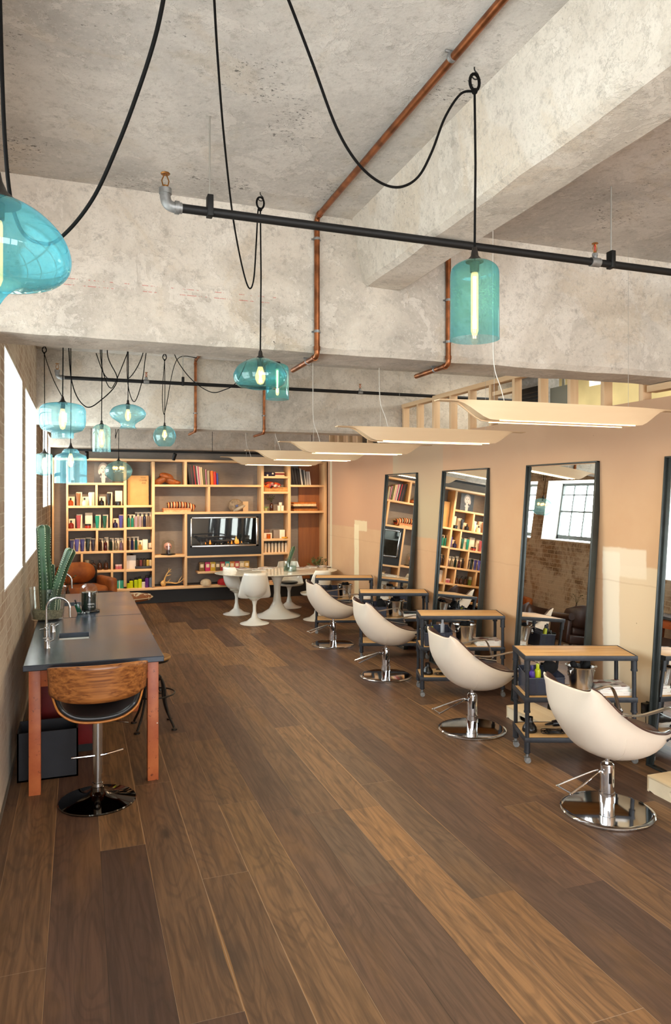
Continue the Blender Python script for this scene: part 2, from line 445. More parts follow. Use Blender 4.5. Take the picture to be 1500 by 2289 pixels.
# left brick wall: piers, spandrels and lintels around the deep windows
WT = .5
g = G(); ys = YR
for (y0, y1, z0, z1) in WINS:
    if y0 > ys: g.box(XL-WT, XL, ys, y0, 0, ZC)
    g.box(XL-WT, XL, y0, y1, 0, z0); g.box(XL-WT, XL, y0, y1, z1, ZC); ys = y1
g.box(XL-WT, XL, ys, YB+.3, 0, ZC)
struct('wall_left', g, m_brickw)
for i, (y0, y1, z0, z1) in enumerate(WINS):
    w = bpy.data.objects.new('window_%d' % (i+1), None); COL.objects.link(w); w['kind'] = 'structure'
    w.location = (XL-WT+.1, (y0+y1)/2, z0)
    hw, hh = (y1-y0)/2, z1-z0; d = WT-.1
    g = G()                                           # white painted reveal, sloping sill
    g.box(-.1, d-.004, -hw, -hw+.012, 0, hh); g.box(-.1, d-.004, hw-.012, hw, 0, hh); g.box(-.1, d-.004, -hw, hw, hh-.012, hh)
    g.prism([(-.1, 0), (d+.003, 0), (d+.003, .015), (-.1, .07)], -hw, hw, 'y')
    struct('reveal', g, m_whitebrick, w)
    g = G(); f = .05
    for s in (-1, 1): g.box(-.02, .03, s*hw-(f if s > 0 else 0), s*hw+(f if s < 0 else 0), .07, hh)
    g.box(-.02, .03, -hw, hw, .07, .07+f+.03); g.box(-.02, .03, -hw, hw, hh-f-.01, hh)
    for k in (-1, 0, 1): g.box(-.01, .02, k*hw*.5-.013, k*hw*.5+.013, .07, hh)
    g.box(-.01, .02, -hw, hw, hh*.52-.015, hh*.52+.015); g.box(-.01, .02, -hw, hw, hh*.8-.01, hh*.8+.01)
    struct('frame', g, m_winfr, w)
    g = G(); g.box(-.02, -.016, -hw, hw, .07, hh)
    t = NT('clear_window_glass') if 'wg' not in MATS else None
    if t:
        tr = t.n('ShaderNodeBsdfTransparent'); tr.inputs[0].default_value = (.95, .97, .96, 1)
        gl = t.n('ShaderNodeBsdfGlossy'); gl.inputs['Roughness'].default_value = .02
        mx = t.n('ShaderNodeMixShader', _0=t.schlick(.6, .03), _1=tr.outputs[0], _2=gl.outputs[0]); t.t.links.new(mx.outputs[0], t.out.inputs[0]); MATS['wg'] = t.m
    struct('pane', g, MATS['wg'], w)

# back wall and the concrete beams that cross the room
struct('wall_back', G().box(XL-.5, XF+.2, YB, YB+.3, 0, ZC), m_feltb)
for (y0, y1, zb) in ((4.33, 4.73, 2.99), (9.45, 9.85, 2.945), (14.14, YB, 2.96)):
    g = G(); nx = 44
    rings = []
    rnd = random.Random(int(y0*10))
    for i in range(nx+1):                              # worn arrises
        x = XL-.05+(XF-XL)*i/nx; a, b, c_ = [rnd.uniform(0, .016) for _ in range(3)]
        rings.append([(x, y0, ZC+.02), (x, y0, zb+.03+a), (x, y0+.02+b, zb+c_*.4), (x, y1-.02-a, zb+b*.4), (x, y1, zb+.03+c_), (x, y1, ZC+.02)])
    g.skin(rings, True, True, True)
    struct('beam', g, [m_concrete_marked() if y0 < 5 else m_beam], sharp=12)
# long beam running over the room towards the shopfront
g = G(); rings = []; rnd = random.Random(3)
for i in range(41):
    y = 4.33-8.6*i/40; a, b, c_ = [rnd.uniform(0, .014) for _ in range(3)]
    rings.append([(1.64, y, ZC+.02), (1.66, y, ZC-.03), (1.725+a*.3, y, 3.46+a), (1.75+b, y, 3.44+a*.5), (1.99-c_, y, 3.43+b*.5), (2.03, y, 3.46+c_), (2.05, y, ZC+.02)])
g.skin(rings, True, True, True)
struct('beam', g, m_beam, sharp=12)

# partition on the right: plasterboard below, open studs above, storage space behind
struct('wall_right', G().box(XR, XR+.11, YR, 12.68, 0, 2.87), m_board)
fr = bpy.data.objects.new('wall_right_stud_frame', None); COL.objects.link(fr); fr['kind'] = 'structure'
for a, b, z0, z1 in ((4.75, 9.44, 3.33, 3.385), (9.86, 12.68, 3.33, 3.385), (YR, 4.7, 2.93, 2.985)):
    struct('top_plate', G().box(XR, XR+.1, a, b, z0, z1, .003), wood('pine_plate', '#d2ac82', '#e2c39c', 1, .7, .5), fr)
y = 9.40
ysd = []
while y > 4.7: ysd.append((y, 3.33)); y -= .463
y = 12.6
while y > 9.9: ysd.append((y, 3.33)); y -= .463
y = 4.2
while y > 1.0: ysd.append((y, 2.93)); y -= .463
for (y, zt) in ysd: struct('stud', G().box(XR+.004, XR+.096, y-.023, y+.023, 2.87, zt, .002), m_stud, fr)
struct('noggin', G().box(XR+.005, XR+.095, 6.62, 7.04, 3.2, 3.245), m_stud, fr)
m_yell = M('pale_yellow_plaster', '#d9c893', .9, var=.12, vscale=2)
g = G(); g.box(XF, XF+.15, YR, YB, 0, 3.60)
for a, b in ((YR, 6.0), (7.15, 7.35), (8.3, YB)): g.box(XF, XF+.15, a, b, 3.60, ZC)
struct('wall_storage', g, m_yell)
struct('trim_1', G().box(XF-.03, XF, YR, YB, 3.02, 3.10), M('grey_trunking', '#8a867a', .6))
area('clerestory_daylight', (XF+.35, 7.15, 3.73), (0, PI/2, 0), .25, 2.4, 60, (1, 1, .97))
area('storage_fill_light', (5.6, 6.5, 3.8), (0, 0, 0), 1.2, 5.0, 70, (1, .95, .82))  # unseen fill light added under the storage ceiling
# shopfront wall behind the camera
g = G(); g.box(XL-.5, XF+.2, YR-.2, YR, 0, .35); g.box(XL-.5, XF+.2, YR-.2, YR, 3.5, ZC)
for x in (XL-.5, 1.1, 2.7, 4.3, 5.9): g.box(x, x+.12, YR-.2, YR, .35, 3.5)
struct('wall_front', g, m_winfr)
# recessed black plinth below the shelving
struct('baseboard_back', G().box(XL, 4.9, 14.35, YB, 0, .34), M('black_plinth', '#15120f', .6))
struct('baseboard_left', G().box(XL, XL+.012, YR, 14.3, 0, .03), M('grey_skirting', '#6d655a', .7))
# side wall of the alcove at the far right
struct('wall_alcove', G().box(4.93, 5.03, 12.68, YB, 0, ZC), m_board)

# ================================================================== MIRRORS
t = NT('mirror_glass'); t.set(Base_Color=(.86, .87, .85, 1), Metallic=1.0, Roughness=0.0); m_mirror = t.m
m_mframe = M('grey_black_steel', '#3a3f3e', .38, .5, var=.12, vscale=6)
AL = math.atan2(.185, 2.4)
def mirror(y0, y1, label):
    w = y1-y0; th = thing('leaning_mirror', label, 'mirror', (4.145, (y0+y1)/2, 0), 0, 'tall leaning mirrors')
    T = Ry(AL)                                         # local +x is the back of the mirror, foot at the origin
    Hh, f, d = 2.405, .05, .065
    for nm, b in (('frame_stile', (-w/2, -w/2+.012)), ('frame_stile', (w/2-.012, w/2))):
        part(th, nm, G().box(0, d, b[0], b[1], 0, Hh, .002, T), m_mframe)
    for nm, b in (('frame_stile_face', (-w/2+.006, -w/2+f)), ('frame_stile_face', (w/2-f, w/2-.006))):
        part(th, nm, G().box(.022, d-.004, b[0], b[1], .01, Hh-.01, .002, T), m_mframe)
    for nm, z in (('frame_rail', 0), ('frame_rail', Hh-.012)):
        part(th, nm, G().box(0, d, -w/2, w/2, z, z+.012, .002, T), m_mframe)
    part(th, 'mirror_glass', G().box(.030, .036, -w/2+.03, w/2-.03, .02, Hh-.02, 0, T), m_mirror)
    return th
mirror(8.90, 9.96, 'farthest tall black framed mirror, reflecting books and the dining table')
mirror(7.08, 8.16, 'tall black framed mirror reflecting the product shelves')
mirror(5.26, 6.34, 'tall black framed mirror reflecting brick wall, bright windows and brown armchair')
mirror(3.40, 4.48, 'tall black framed mirror cut off by the right edge of the photo')

# ================================================================== STYLING CHAIRS
m_cream = M('cream_leather', '#e6d8c6', .42, var=.03, vscale=3, bump=.12, bscale=180)
m_brownl = M('brown_leather', '#4a3229', .38, var=.2, vscale=14, bump=.1, bscale=120)
m_darktag = M('dark_tag', '#23212a', .4)
def styling_chair(name, label, cat):
    th = thing(name, label, cat, (0, 0, 0), 0, 'cream salon styling chairs')
    rim = [(-.325, .900), (-.27, .868), (-.22, .82), (-.118, .723), (.013, .632), (.128, .582), (.24, .556), (.345, .543)]
    bot = [(-.338, .868), (-.352, .77), (-.345, .665), (-.285, .55), (-.18, .432), (-.02, .372), (.17, .385), (.352, .50)]
    wid = [.235, .245, .252, .262, .272, .272, .255, .205]
    R = [Vector((a[0], w, a[1])) for a, w in zip(rim, wid)]; B = [Vector((b[0], 0, b[1])) for b in bot]
    Rs, Bs = spline(R, 5), spline(B, 5)
    def shell(ins, lift):
        rings = []
        for r, b in zip(Rs, Bs):
            row = []
            for j in range(25):
                ph = -PI/2+PI*j/24
                yy = (r.y-ins)*math.copysign(abs(math.sin(ph))**.9, math.sin(ph))
                k = max(0, math.cos(ph))**(.62 if r.x > -.30 else .5)
                c_ = Vector((r.x, 0, r.z)).lerp(b, k*(1-lift))
                n_ = Vector((r.x-b.x, 0, r.z-b.z)); n_ = n_.normalized() if n_.length > .02 else Vector((0, 0, 1))
                c_ += n_*ins
                row.append((c_.x, yy, c_.z))
            rings.append(row)
        return rings
    g = G().skin(shell(0, 0), closed=False)
    o = part(th, 'shell', g, m_cream, sharp=60)
    md = o.modifiers.new('thick', 'SOLIDIFY'); md.thickness = .006; md.offset = 0
    g = G().skin(shell(.012, .12)[1:], closed=False); part(th, 'seat_liner', g, m_brownl, 'dark brown leather lining', sharp=60)
    # seat cushion inside
    g = G(); rows = []
    for i in range(9):
        u = i/8; x = -.06+.36*u; zc = .475+.03*math.cos(u*PI)*-1+.02*u
        rows.append([(x, -.17+.34*j/10, zc+.035*(1-(2*j/10-1)**4)) for j in range(11)])
    g.skin(rows, closed=False); o = part(th, 'seat_cushion', g, m_brownl); md = o.modifiers.new('thick', 'SOLIDIFY'); md.thickness = .05; md.offset = -1
    # dark piping along the rim
    for s in (-1, 1):
        part(th, 'rim_piping', G().tube([(r.x+.004, s*(r.y-.004), r.z+.004) for r in Rs[8:]], .008, 6), m_brownl, 'brown piping')
        # seam in the cover
        seam = []
        for k, (q, w) in enumerate(((19, .98), (21, .9), (22, .8), (23, .6), (24, .38), (25, .15))):
            r, b = Rs[q], Bs[q]; ph = math.asin(w**(1/.9)); kk = math.cos(ph)**.62
            c_ = Vector((r.x, 0, r.z)).lerp(b, kk); seam.append((c_.x, s*(r.y*w+.004), c_.z-.003))
        part(th, 'seam', G().tube(spline(seam, 4), .0022, 5), m_cream)
        # flat chromed armrest loop
        pth = spline([(-.12, s*.27, .728), (0, s*.278, .712), (.12, s*.28, .722), (.235, s*.278, .735), (.285, s*.276, .722), (.315, s*.27, .66), (.335, s*.26, .575), (.33, s*.225, .553)], 5)
        part(th, 'armrest', G().tube(pth, .01, 8, flat=(.023, .006)), m_brushed, 'polished metal armrest')
        part(th, 'rim_trim', G().tube([(r.x-.0, s*(r.y-.018), r.z+.008) for r in Rs[14:]], .007, 6), m_brushed)
    part(th, 'label_tag', G().box(-.022, .022, -.004, .003, -.006, .006, .001, Tr(.276, -.243, .517) @ Rz(.48)), m_darktag, 'small dark tag')
    # pump column, base disc, foot lever
    part(th, 'piston', G().cyl((0, 0, 0), .014, .31, .385), m_chrome)
    g = G().lathe([(.0, .325), (.034, .325), (.043, .318), (.045, .31), (.045, .135), (.052, .132), (.052, .07), (.047, .068), (.047, .02), (0, .02)], n=32); part(th, 'column', g, m_chrome)
    part(th, 'column_slot', G().box(-.022, -.004, -.0475, -.040, .20, .27, .002), m_blackgloss)
    g = G().lathe([(0, .024), (.27, .022), (.288, .021), (.30, .014), (.300, .006), (.296, 0), (0, 0)], n=64); part(th, 'base_disc', g, m_chrome)
    g = G(); g.tube([(-.04, 0, .265), (-.075, 0, .275)], .012, 8)
    g.tube(spline([(-.07, -.006, .275), (-.10, -.02, .275), (-.33, -.068, .20), (-.345, -.06, .196), (-.345, .06, .196), (-.33, .068, .20), (-.10, .02, .275), (-.07, .006, .275)], 4), .0065, 8)
    part(th, 'foot_lever', g, m_chrome)
    return th
chairs = [((3.30, 3.91, 0), 'cream shell styling chair nearest the camera, facing the cut off mirror'),
          ((3.31, 5.67, 0), 'cream shell styling chair second nearest, with magazines trolley close behind'),
          ((3.34, 7.66, 0), 'cream shell styling chair third from the camera, facing the mirror with product shelves'),
          ((3.35, 9.52, 0), 'cream shell styling chair farthest from the camera, in front of the oval dining table')]
ch0 = styling_chair('styling_chair', chairs[0][1], 'chair'); ch0.location = chairs[0][0]; ch0.rotation_euler = (0, 0, .02)
for i, (l, lab) in enumerate(chairs[1:]): dup(ch0, l, (-.06, -.05, -.03)[i], lab)

# ================================================================== TROLLEYS
RZ = -math.radians(19.8)
m_acacia = wood('trolley_wood', '#a87a48', '#dcb57c', 0, .5, 1.3)
m_pipe = M('black_iron_pipe', '#34363b', .5, .45, var=.15, vscale=20)
TL, TD = .87, .40
def trolley(label):
    th = thing('trolley', label, 'trolley', (0, 0, 0), RZ, 'pipe framed trolleys')
    for nm, z in (('top_shelf', .84), ('middle_shelf', .516), ('bottom_shelf', .203)):
        s = part(th, nm, G().box(.006, TL-.006, .006, TD-.006, z-.03, z, .003), m_acacia)
        g = G()
        g.box(-.004, TL+.004, -.004, .006, z-.036, z+.002, .001); g.box(-.004, TL+.004, TD-.006, TD+.004, z-.036, z+.002, .001)
        g.box(-.004, .006, 0, TD, z-.036, z+.002, .001); g.box(TL-.006, TL+.004, 0, TD, z-.036, z+.002, .001)
        part(s, 'angle_frame', g, m_pipe, 'dark steel edge')
    for x in (.018, TL-.018):
        for y in (.018, TD-.018):
            g = G().cyl((x, y, 0), .0165, .075, .80, 14)
            for z in (.84, .516, .203):
                g.cyl((x, y, 0), .0235, z-.115, z-.035, 14); g.cyl((x, y, 0), .026, z-.118, z-.105, 14)
            p = part(th, 'leg', g, m_pipe)
            g = G(); g.cyl((x, y, 0), .012, .05, .08, 10); g.lathe([(.02, .052), (.026, .05), (.02, .046)], (x, y, 0), 12)
            g.box(x-.013, x+.013, y-.018, y-.014, .02, .05); g.box(x-.013, x+.013, y+.014, y+.018, .02, .05)
            g.lathe([(.0245, -.012), (.0245, .012)], (0, 0, 0), 18, Tr(x+.004, y, .0255) @ Rx(PI/2))
            part(p, 'caster', g, m_galv, 'grey wheeled caster')
    return th
TP = [(3.28, 4.81, 0), (3.34, 6.76, 0), (3.385, 8.58, 0), (3.36, 10.36, 0)]
tl = ['wood and black pipe trolley nearest the camera, wide shelf top, with hairdryer below',
      'wood and black pipe trolley beside the second nearest styling chair, holding magazines and yellow bottle',
      'wood and black pipe trolley in front of the farthest mirror, third from the camera',
      'wood and black pipe trolley farthest from the camera, beside the white dining chair']
tr0 = trolley(tl[0]); tr0.location = TP[0]
for p, l in zip(TP[1:], tl[1:]): dup(tr0, p, RZ, l)
def on(i, x, y, z):
    """point in the frame of trolley i"""
    return Vector(TP[i])+Rz(RZ) @ Vector((x, y, z))
wh = ['on the nearest trolley', 'on the second nearest trolley', 'on the third trolley', 'on the farthest trolley']
ZM, ZB = .518, .205

m_stain = M('polished_steel', '#d4d3d0', .2, 1.0)
def bucket(label):
    th = thing('ice_bucket', label, 'bucket', (0, 0, 0), 0, 'steel buckets on the trolleys')
    g = G().lathe([(0, 0), (.078, 0), (.082, .004), (.105, .19), (.108, .195), (.122, .20), (.124, .205), (.118, .207), (.103, .198), (.078, .01), (0, .01)], n=32, cap1=False, cap0=False)
    part(th, 'pail', g, m_stain)
    for s in (-1, 1):
        g = G(); g.lathe([(.012, -.004), (.012, .012)], (0, 0, 0), 12, Tr(s*.104, 0, .165) @ Ry(s*PI/2)); 
        g.tube([(s*(.117), .02*math.sin(a), .152+.022*math.cos(a)) for a in [2*PI*k/14 for k in range(14)]], .0035, 6, closed=True)
        part(th, 'ring_handle', g, m_stain)
    return th
def brush(name, label, h, r, cat='hairbrush', group='hairbrushes'):
    th = thing(name, label, cat, (0, 0, 0), 0, group)
    part(th, 'handle', G().lathe([(0, -.12), (.010, -.12), (.013, -.06), (.009, 0), (.009, .01), (0, .01)], n=12), m_blackgloss)
    g = G().lathe([(0, .0), (r*.7, .005), (r, .02), (r, h-.02), (r*.7, h-.004), (0, h)], n=20)
    part(th, 'bristle_head', g, M('black_bristle', '#0d0d0d', .8, bump=.8, bscale=260))
    return th
b0 = bucket('shiny steel ice bucket with brushes '+wh[0]); b0.location = on(0, .50, .20, ZM)
b1 = dup(b0, on(1, .49, .20, ZM), .3, 'shiny steel ice bucket with brushes '+wh[1])
b2 = dup(b0, on(2, .465, .20, ZM), .1, 'shiny steel ice bucket with brushes '+wh[2])
b3 = dup(b0, on(3, .455, .20, ZM), .2, 'shiny steel ice bucket with brushes '+wh[3])
br0 = brush('paddle_brush', 'black round hairbrush standing in the steel bucket '+wh[0], .09, .026)
br0.location = on(0, .53, .22, ZM+.16); br0.rotation_euler = (.25, .3, 0)
k = 0
for i in range(4):
    for (dx, dy, rx, ry, nm) in ((-.03, .02, -.2, -.35, 'tilted left'), (.01, -.03, .3, .1, 'at the front'), (.035, .03, -.1, .3, 'tilted right')):
        if i == 0 and nm == 'at the front': continue
        d = dup(br0, on(i, (.50, .49, .465, .455)[i]+dx, .20+dy, ZM+.15), 0, 'black hairbrush %s in the steel bucket %s' % (nm, wh[i]))
        d.rotation_euler = (rx, ry, k); k += 1

# smoke grey translucent bins
t = NT('smoke_plastic'); tr = t.n('ShaderNodeBsdfTransparent'); tr.inputs[0].default_value = (.45, .48, .56, 1)
pb = t.n('ShaderNodeBsdfPrincipled'); pb.inputs['Base Color'].default_value = lin('#4c5162'); pb.inputs['Roughness'].default_value = .25
mx = t.n('ShaderNodeMixShader', _0=.55, _1=tr.outputs[0], _2=pb.outputs[0]); t.t.links.new(mx.outputs[0], t.out.inputs[0]); m_smoke = t.m
def bin_(label):
    th = thing('storage_bin', label, 'bin', (0, 0, 0), RZ, 'grey plastic bins on the trolleys')
    L, D, Hh = .29, .30, .135; w = .004
    g = G(); g.box(0, L, 0, D, 0, w); g.box(0, L, 0, w, 0, Hh); g.box(0, L, D-w, D, 0, Hh+.03); g.box(0, w, 0, D, 0, Hh+.02); g.box(L-w, L, 0, D, 0, Hh+.02)
    part(th, 'tub', g, m_smoke)
    g = G(); g.tube([(0, 0, Hh), (L, 0, Hh), (L, D, Hh+.03), (0, D, Hh+.03)], .005, 6, closed=True); part(th, 'rim', g, M('dark_bin_rim', '#474b57', .35))
    return th
n0 = bin_('smoky grey plastic bin of bottles '+wh[0]); n0.location = on(0, -.0+.035, .06, ZM)
for i, l in ((1, 'smoky grey plastic bin of bottles '+wh[1]), (2, 'dark grey plastic bin of bottles '+wh[2]), (3, 'dark grey plastic bin of bottles '+wh[3])):
    dup(n0, on(i, .05, .06, ZM), RZ, l)

def spray(name, label, cat, col, r, h, cap='#141414', tag=None, group=None, mat=None):
    th = thing(name, label, cat, (0, 0, 0), 0, group)
    m = mat or M('pl_'+col, col, .3)
    part(th, 'body', G().lathe([(0, 0), (r*.95, 0), (r, .005), (r, h*.72), (r*.9, h*.78), (r*.5, h*.82), (0, h*.82)], n=20), m)
    part(th, 'cap', G().lathe([(0, h*.8), (r*.55, h*.8), (r*.55, h*.97), (r*.45, h), (0, h)], n=16), M('pl_'+cap, cap, .3))
    return th
yb = spray('spray_bottle', 'bright yellow bottle with black grip in the bin '+wh[0], 'bottle', '#d9e021', .024, .22, '#c9d41b', group='bottles in the trolley bins'); yb.location = on(0, .14, .16, ZM+.008)
spray('spray_bottle', 'purple bottle in the bin '+wh[0], 'bottle', '#5a3fa0', .022, .21, '#2c1f66', group='bottles in the trolley bins').location = on(0, .09, .14, ZM+.008)
spray('styling_tube', 'red and pale labelled tube seen through the bin '+wh[0], 'tube', '#b83248', .022, .10, '#b83248', group='bottles in the trolley bins').location = on(0, .09, .035+.06, ZM+.008)
spray('styling_pot', 'pale grey pot seen through the bin '+wh[0], 'pot', '#b6b8ae', .03, .11, '#c4c6bd', group='bottles in the trolley bins').location = on(0, .155, .10, ZM+.008)
spray('spray_bottle', 'black bottle beside the yellow one in the bin '+wh[0], 'bottle', '#17171a', .018, .15, group='bottles in the trolley bins').location = on(0, .19, .13, ZM+.008)
for i in (1, 2):
    spray('spray_bottle', 'bright yellow bottle in the bin '+wh[i], 'bottle', '#d9e021', .022, .21 if i == 1 else .16, '#141414', group='bottles in the trolley bins').location = on(i, .13 if i == 1 else .10, .15, ZM+.02)
    spray('spray_bottle', 'tall black bottle beside the yellow one '+wh[i], 'bottle', '#17171a', .022, .22, '#141414', group='bottles in the trolley bins').location = on(i, .07 if i == 1 else .16, .17, ZM+.02)
    spray('spray_bottle', 'small black bottle at the front of the bin '+wh[i], 'bottle', '#101014', .02, .17, '#141414', group='bottles in the trolley bins').location = on(i, .11 if i == 1 else .14, .09, ZM+.008)
spray('spray_can', 'slim silver can standing behind the bin '+wh[1], 'can', '#c8c8ca', .022, .23, '#d8d8da', group='bottles in the trolley bins').location = on(1, .27, .30, ZM+.008)
for q, x in enumerate((.09, .14)):
    spray('spray_bottle', ('dark bottle at the left in the bin ', 'dark bottle at the middle in the bin ')[q]+wh[3], 'bottle', '#17171c', .022, .19-.02*q, '#141414', group='bottles in the trolley bins').location = on(3, x, .15, ZM+.008)
# big round brush head standing in the nearest bin, others in the far ones
def fan_brush(label):
    th = thing('neck_brush', label, 'brush', (0, 0, 0), 0, 'soft round brushes in the bins')
    part(th, 'bristle_head', G().lathe([(.012, -.03), (.05, .0), (.066, .03), (.068, .05), (.055, .075), (0, .085)], n=24, sy=.6), M('soft_black_hair', '#0a0a0b', .95, bump=.6, bscale=200))
    part(th, 'handle', G().lathe([(0, -.13), (.012, -.13), (.016, -.08), (.012, -.025), (0, -.025)], n=14), m_blackgloss)
    return th
f0 = fan_brush('large round soft black brush standing in the bin '+wh[0]); f0.location = on(0, .235, .17, ZM+.165); f0.rotation_euler = (0, .3, 0)
d = dup(f0, on(2, .25, .15, ZM+.15), 0, 'round black brush lying over the bin '+wh[2]); d.rotation_euler = (.3, .9, 0)
d = dup(f0, on(3, .235, .16, ZM+.14), 0, 'round black brush in the bin '+wh[3]); d.rotation_euler = (-.3, -.8, .4); d.scale = (.7, .7, .7)
# magazines
def magmat(name, seed, tint='#f0eeea'):
    t = NT(name); v = t.obj()
    vo = t.n('ShaderNodeTexVoronoi', {'distance': 'CHEBYCHEV'}, _0=t.scale(v, (1, 1.3, 1))); vo.inputs['Scale'].default_value = 14; 
    w = t.n('ShaderNodeTexWhiteNoise', {'noise_dimensions': '3D'}, _0=vo.outputs['Position'])
    f = t.math('FRACT', t.math('ADD', w.outputs['Value'], seed))
    c = t.ramp(f, [(0, '#2f3138'), (.15, '#8a3b36'), (.3, tint), (.55, '#f6f4f0'), (.7, '#c9a68c'), (.8, '#f2f0ec'), (.92, '#77a39a')]); 
    z = t.n('ShaderNodeSeparateXYZ', _0=v).outputs[2]
    t.set(Base_Color=c, Roughness=.3); return t.m
m_cov = [magmat('glossy_cover_a', .1), magmat('glossy_cover_b', .43), magmat('glossy_cover_c', .77)]
def magazine(name, label, w, d, h, cov, group):
    th = thing(name, label, 'magazine', (0, 0, 0), 0, group)
    part(th, 'pages', G().box(-w/2, w/2-.002, -d/2, d/2, 0, h-.001), m_paper)
    part(th, 'cover', G().box(-w/2-.001, w/2, -d/2-.001, d/2+.001, h-.001, h), cov)
    return th
for i in range(4):
    z = ZM
    if i == 2:
        for q in range(2):
            m = magazine('magazine', 'white spined magazine, %s of the pair %s' % (('lower', 'upper')[q], wh[i]), .27, .21, .022, m_cov[q], 'magazines on the trolleys'); m.location = on(i, .70, .17, z); m.rotation_euler = (0, 0, RZ+.03*q); z += .022
        g = G().box(-.11, .11, -.08, .08, 0, .03, .004); solo('black_case', g, m_blackgloss, 'flat black case lying on the magazines on the third trolley', 'case', on(i, .68, .2, z), RZ)
        continue
    n = (4, 3, 0, 3)[i]
    for q in range(n):
        nm = ('bottom', 'second', 'third', 'top')[q] if n == 4 else ('bottom', 'middle', 'top')[q]
        m = magazine('magazine', '%s magazine of the white spined stack %s' % (nm, wh[i]), .275-.01*q, .22, .017, m_cov[(i+q) % 3], 'magazines on the trolleys')
        m.location = on(i, (.725, .725, 0, .72)[i]-.003*q, .16+.005*q, z); m.rotation_euler = (0, 0, RZ+(.05, -.04, .08, .02)[q]); z += .017
# bottom shelves: diffuser funnels, hairdryer, cables
def diffuser(label):
    th = thing('hairdryer_diffuser', label, 'diffuser', (0, 0, 0), 0, 'black diffusers on the bottom shelves')
    part(th, 'bowl', G().lathe([(.056, 0), (.060, .012), (.055, .035), (.030, .072), (.026, .08), (.027, .115), (.023, .115), (.022, .08), (.05, .03), (.05, .0)], n=24, cap0=False, cap1=False), m_blackgloss)
    return th
d0 = diffuser('glossy black diffuser funnel on the bottom shelf of the nearest trolley'); d0.location = on(0, .075, .16, ZB)
dup(d0, on(1, .09, .15, ZB), 0, 'glossy black diffuser funnel on the bottom shelf of the second nearest trolley')
def dryer(name, label, col):
    th = thing(name, label, 'hairdryer', (0, 0, 0), 0, 'hairdryers on the bottom shelves')
    part(th, 'barrel', G().lathe([(.0, -.09), (.024, -.088), (.028, -.04), (.040, .03), (.042, .09), (.036, .11), (0, .112)], n=24, M=Tr(0, 0, .042) @ Ry(PI/2)), M('pl_'+col, col, .3))
    part(th, 'nozzle', G().lathe([(.012, -.15), (.026, -.08), (.027, -.07), (0, -.07)], n=20, M=Tr(0, 0, .042) @ Ry(PI/2), sy=1.0, sx=.5), m_blackgloss)
    part(th, 'handle', G().tube([(.06, .02, .04), (.08, .09, .03), (.09, .15, .024)], [.02, .018, .015], 10), m_blackgloss)
    return th
h0 = dryer('hairdryer', 'black hairdryer lying on the bottom shelf of the nearest trolley', '#17171a'); h0.location = on(0, .36, .20, ZB+.02); h0.rotation_euler = (0, -.12, RZ+.1)
h1 = dup(h0, on(1, .33, .2, ZB), RZ+.2, 'dark hairdryer on the bottom shelf of the second nearest trolley')
h2 = dup(h0, on(2, .62, .2, ZB), RZ+.5, 'dark hairdryer on the bottom shelf of the third trolley')
def coil(label, loc, seed, n=6, r=.07):
    rnd = random.Random(seed); pts = []
    for k in range(n*14):
        a = 2*PI*k/14; rr = r*(.75+.3*math.sin(k*.31+seed)); pts.append((rr*1.5*math.cos(a), rr*.7*math.sin(a), .006+.004*(k//14)+.004*math.sin(a*3)))
    solo('power_cable', G().tube(pts, .0035, 6), m_blackgloss, label, 'cable', loc, RZ, group='coiled cables on the trolleys')
coil('coiled black cable on the bottom shelf of the nearest trolley', on(0, .26, .11, ZB), 1)
coil('coiled black cable on the bottom shelf of the second nearest trolley', on(1, .26, .11, ZB), 2, 4)
coil('coiled black cable on the bottom shelf of the third trolley', on(2, .72, .12, ZB), 3, 5, .05)

# ================================================================== FOOTRESTS, SOCKET
m_ply = wood('pale_ply', '#ddc39a', '#ecd7b2', 1, .55, .4)
m_plyend = M('pale_ply_edge', '#e9d8b9', .6, var=.05)
def footrest(label, cat='footrest'):
    th = thing('footrest_box', label, cat, (0, 0, 0), 0, 'pale plywood footrest boxes')
    w, l, h, e = .30, .66, .112, .015
    g = G(); g.box(0, w, 0, l, h-e, h, .001); part(th, 'top', g, m_ply)
    g = G()                                            # long side with a slotted hand hole
    def slot(s):
        return [(l/2+s*.10+.028*math.cos(a), h*.52+.022*math.sin(a)) for a in [(-PI/2+PI*k/8)*1.0 if s > 0 else (PI/2+PI*k/8) for k in range(9)]]
    hole = slot(1)+slot(-1)
    outer = []
    for (py, pz) in hole:
        dy, dz = py-l/2, pz-h*.52
        k = min((l/2)/max(abs(dy), 1e-6), ((h-e)*.5)/max(abs(dz), 1e-6)) 
        oy = max(0, min(l, l/2+dy*k)); oz = 0 if dz < 0 else h-e
        if abs(dz) < 1e-3 or abs(dy*k) >= l/2-1e-6: oz = h*.52+dz*k; oy = l if dy > 0 else 0
        outer.append((oy, max(0, min(h-e, oz))))
    rings = [[(0, a, b) for a, b in outer], [(0, a, b) for a, b in hole], [(e, a, b) for a, b in hole], [(e, a, b) for a, b in outer]]
    g.skin(rings, True, False, False, True)
    for yy in (0, l-e):
        pass
    part(th, 'handle_side', g, m_plyend)
    g = G(); g.box(0, w, 0, e, 0, h-e); g.box(0, w, l-e, l, 0, h-e); g.box(w-e, w, 0, l, 0, h-e); part(th, 'sides', g, m_plyend)
    return th
f1 = footrest('pale plywood footrest box with hand slot below the cut off mirror'); f1.location = (3.80, 3.43, 0)
dup(f1, (3.80, 5.22, 0), 0, 'pale plywood footrest box on the floor behind the nearest trolley')
g = G(); g.box(-.012, 0, -.075, .075, -.045, .045, .003)
so = thing('power_socket', 'black double wall socket with adapter between trolley and cut off mirror', 'socket', (XR-.001, 4.62, .375))
part(so, 'plate', g, m_black); 
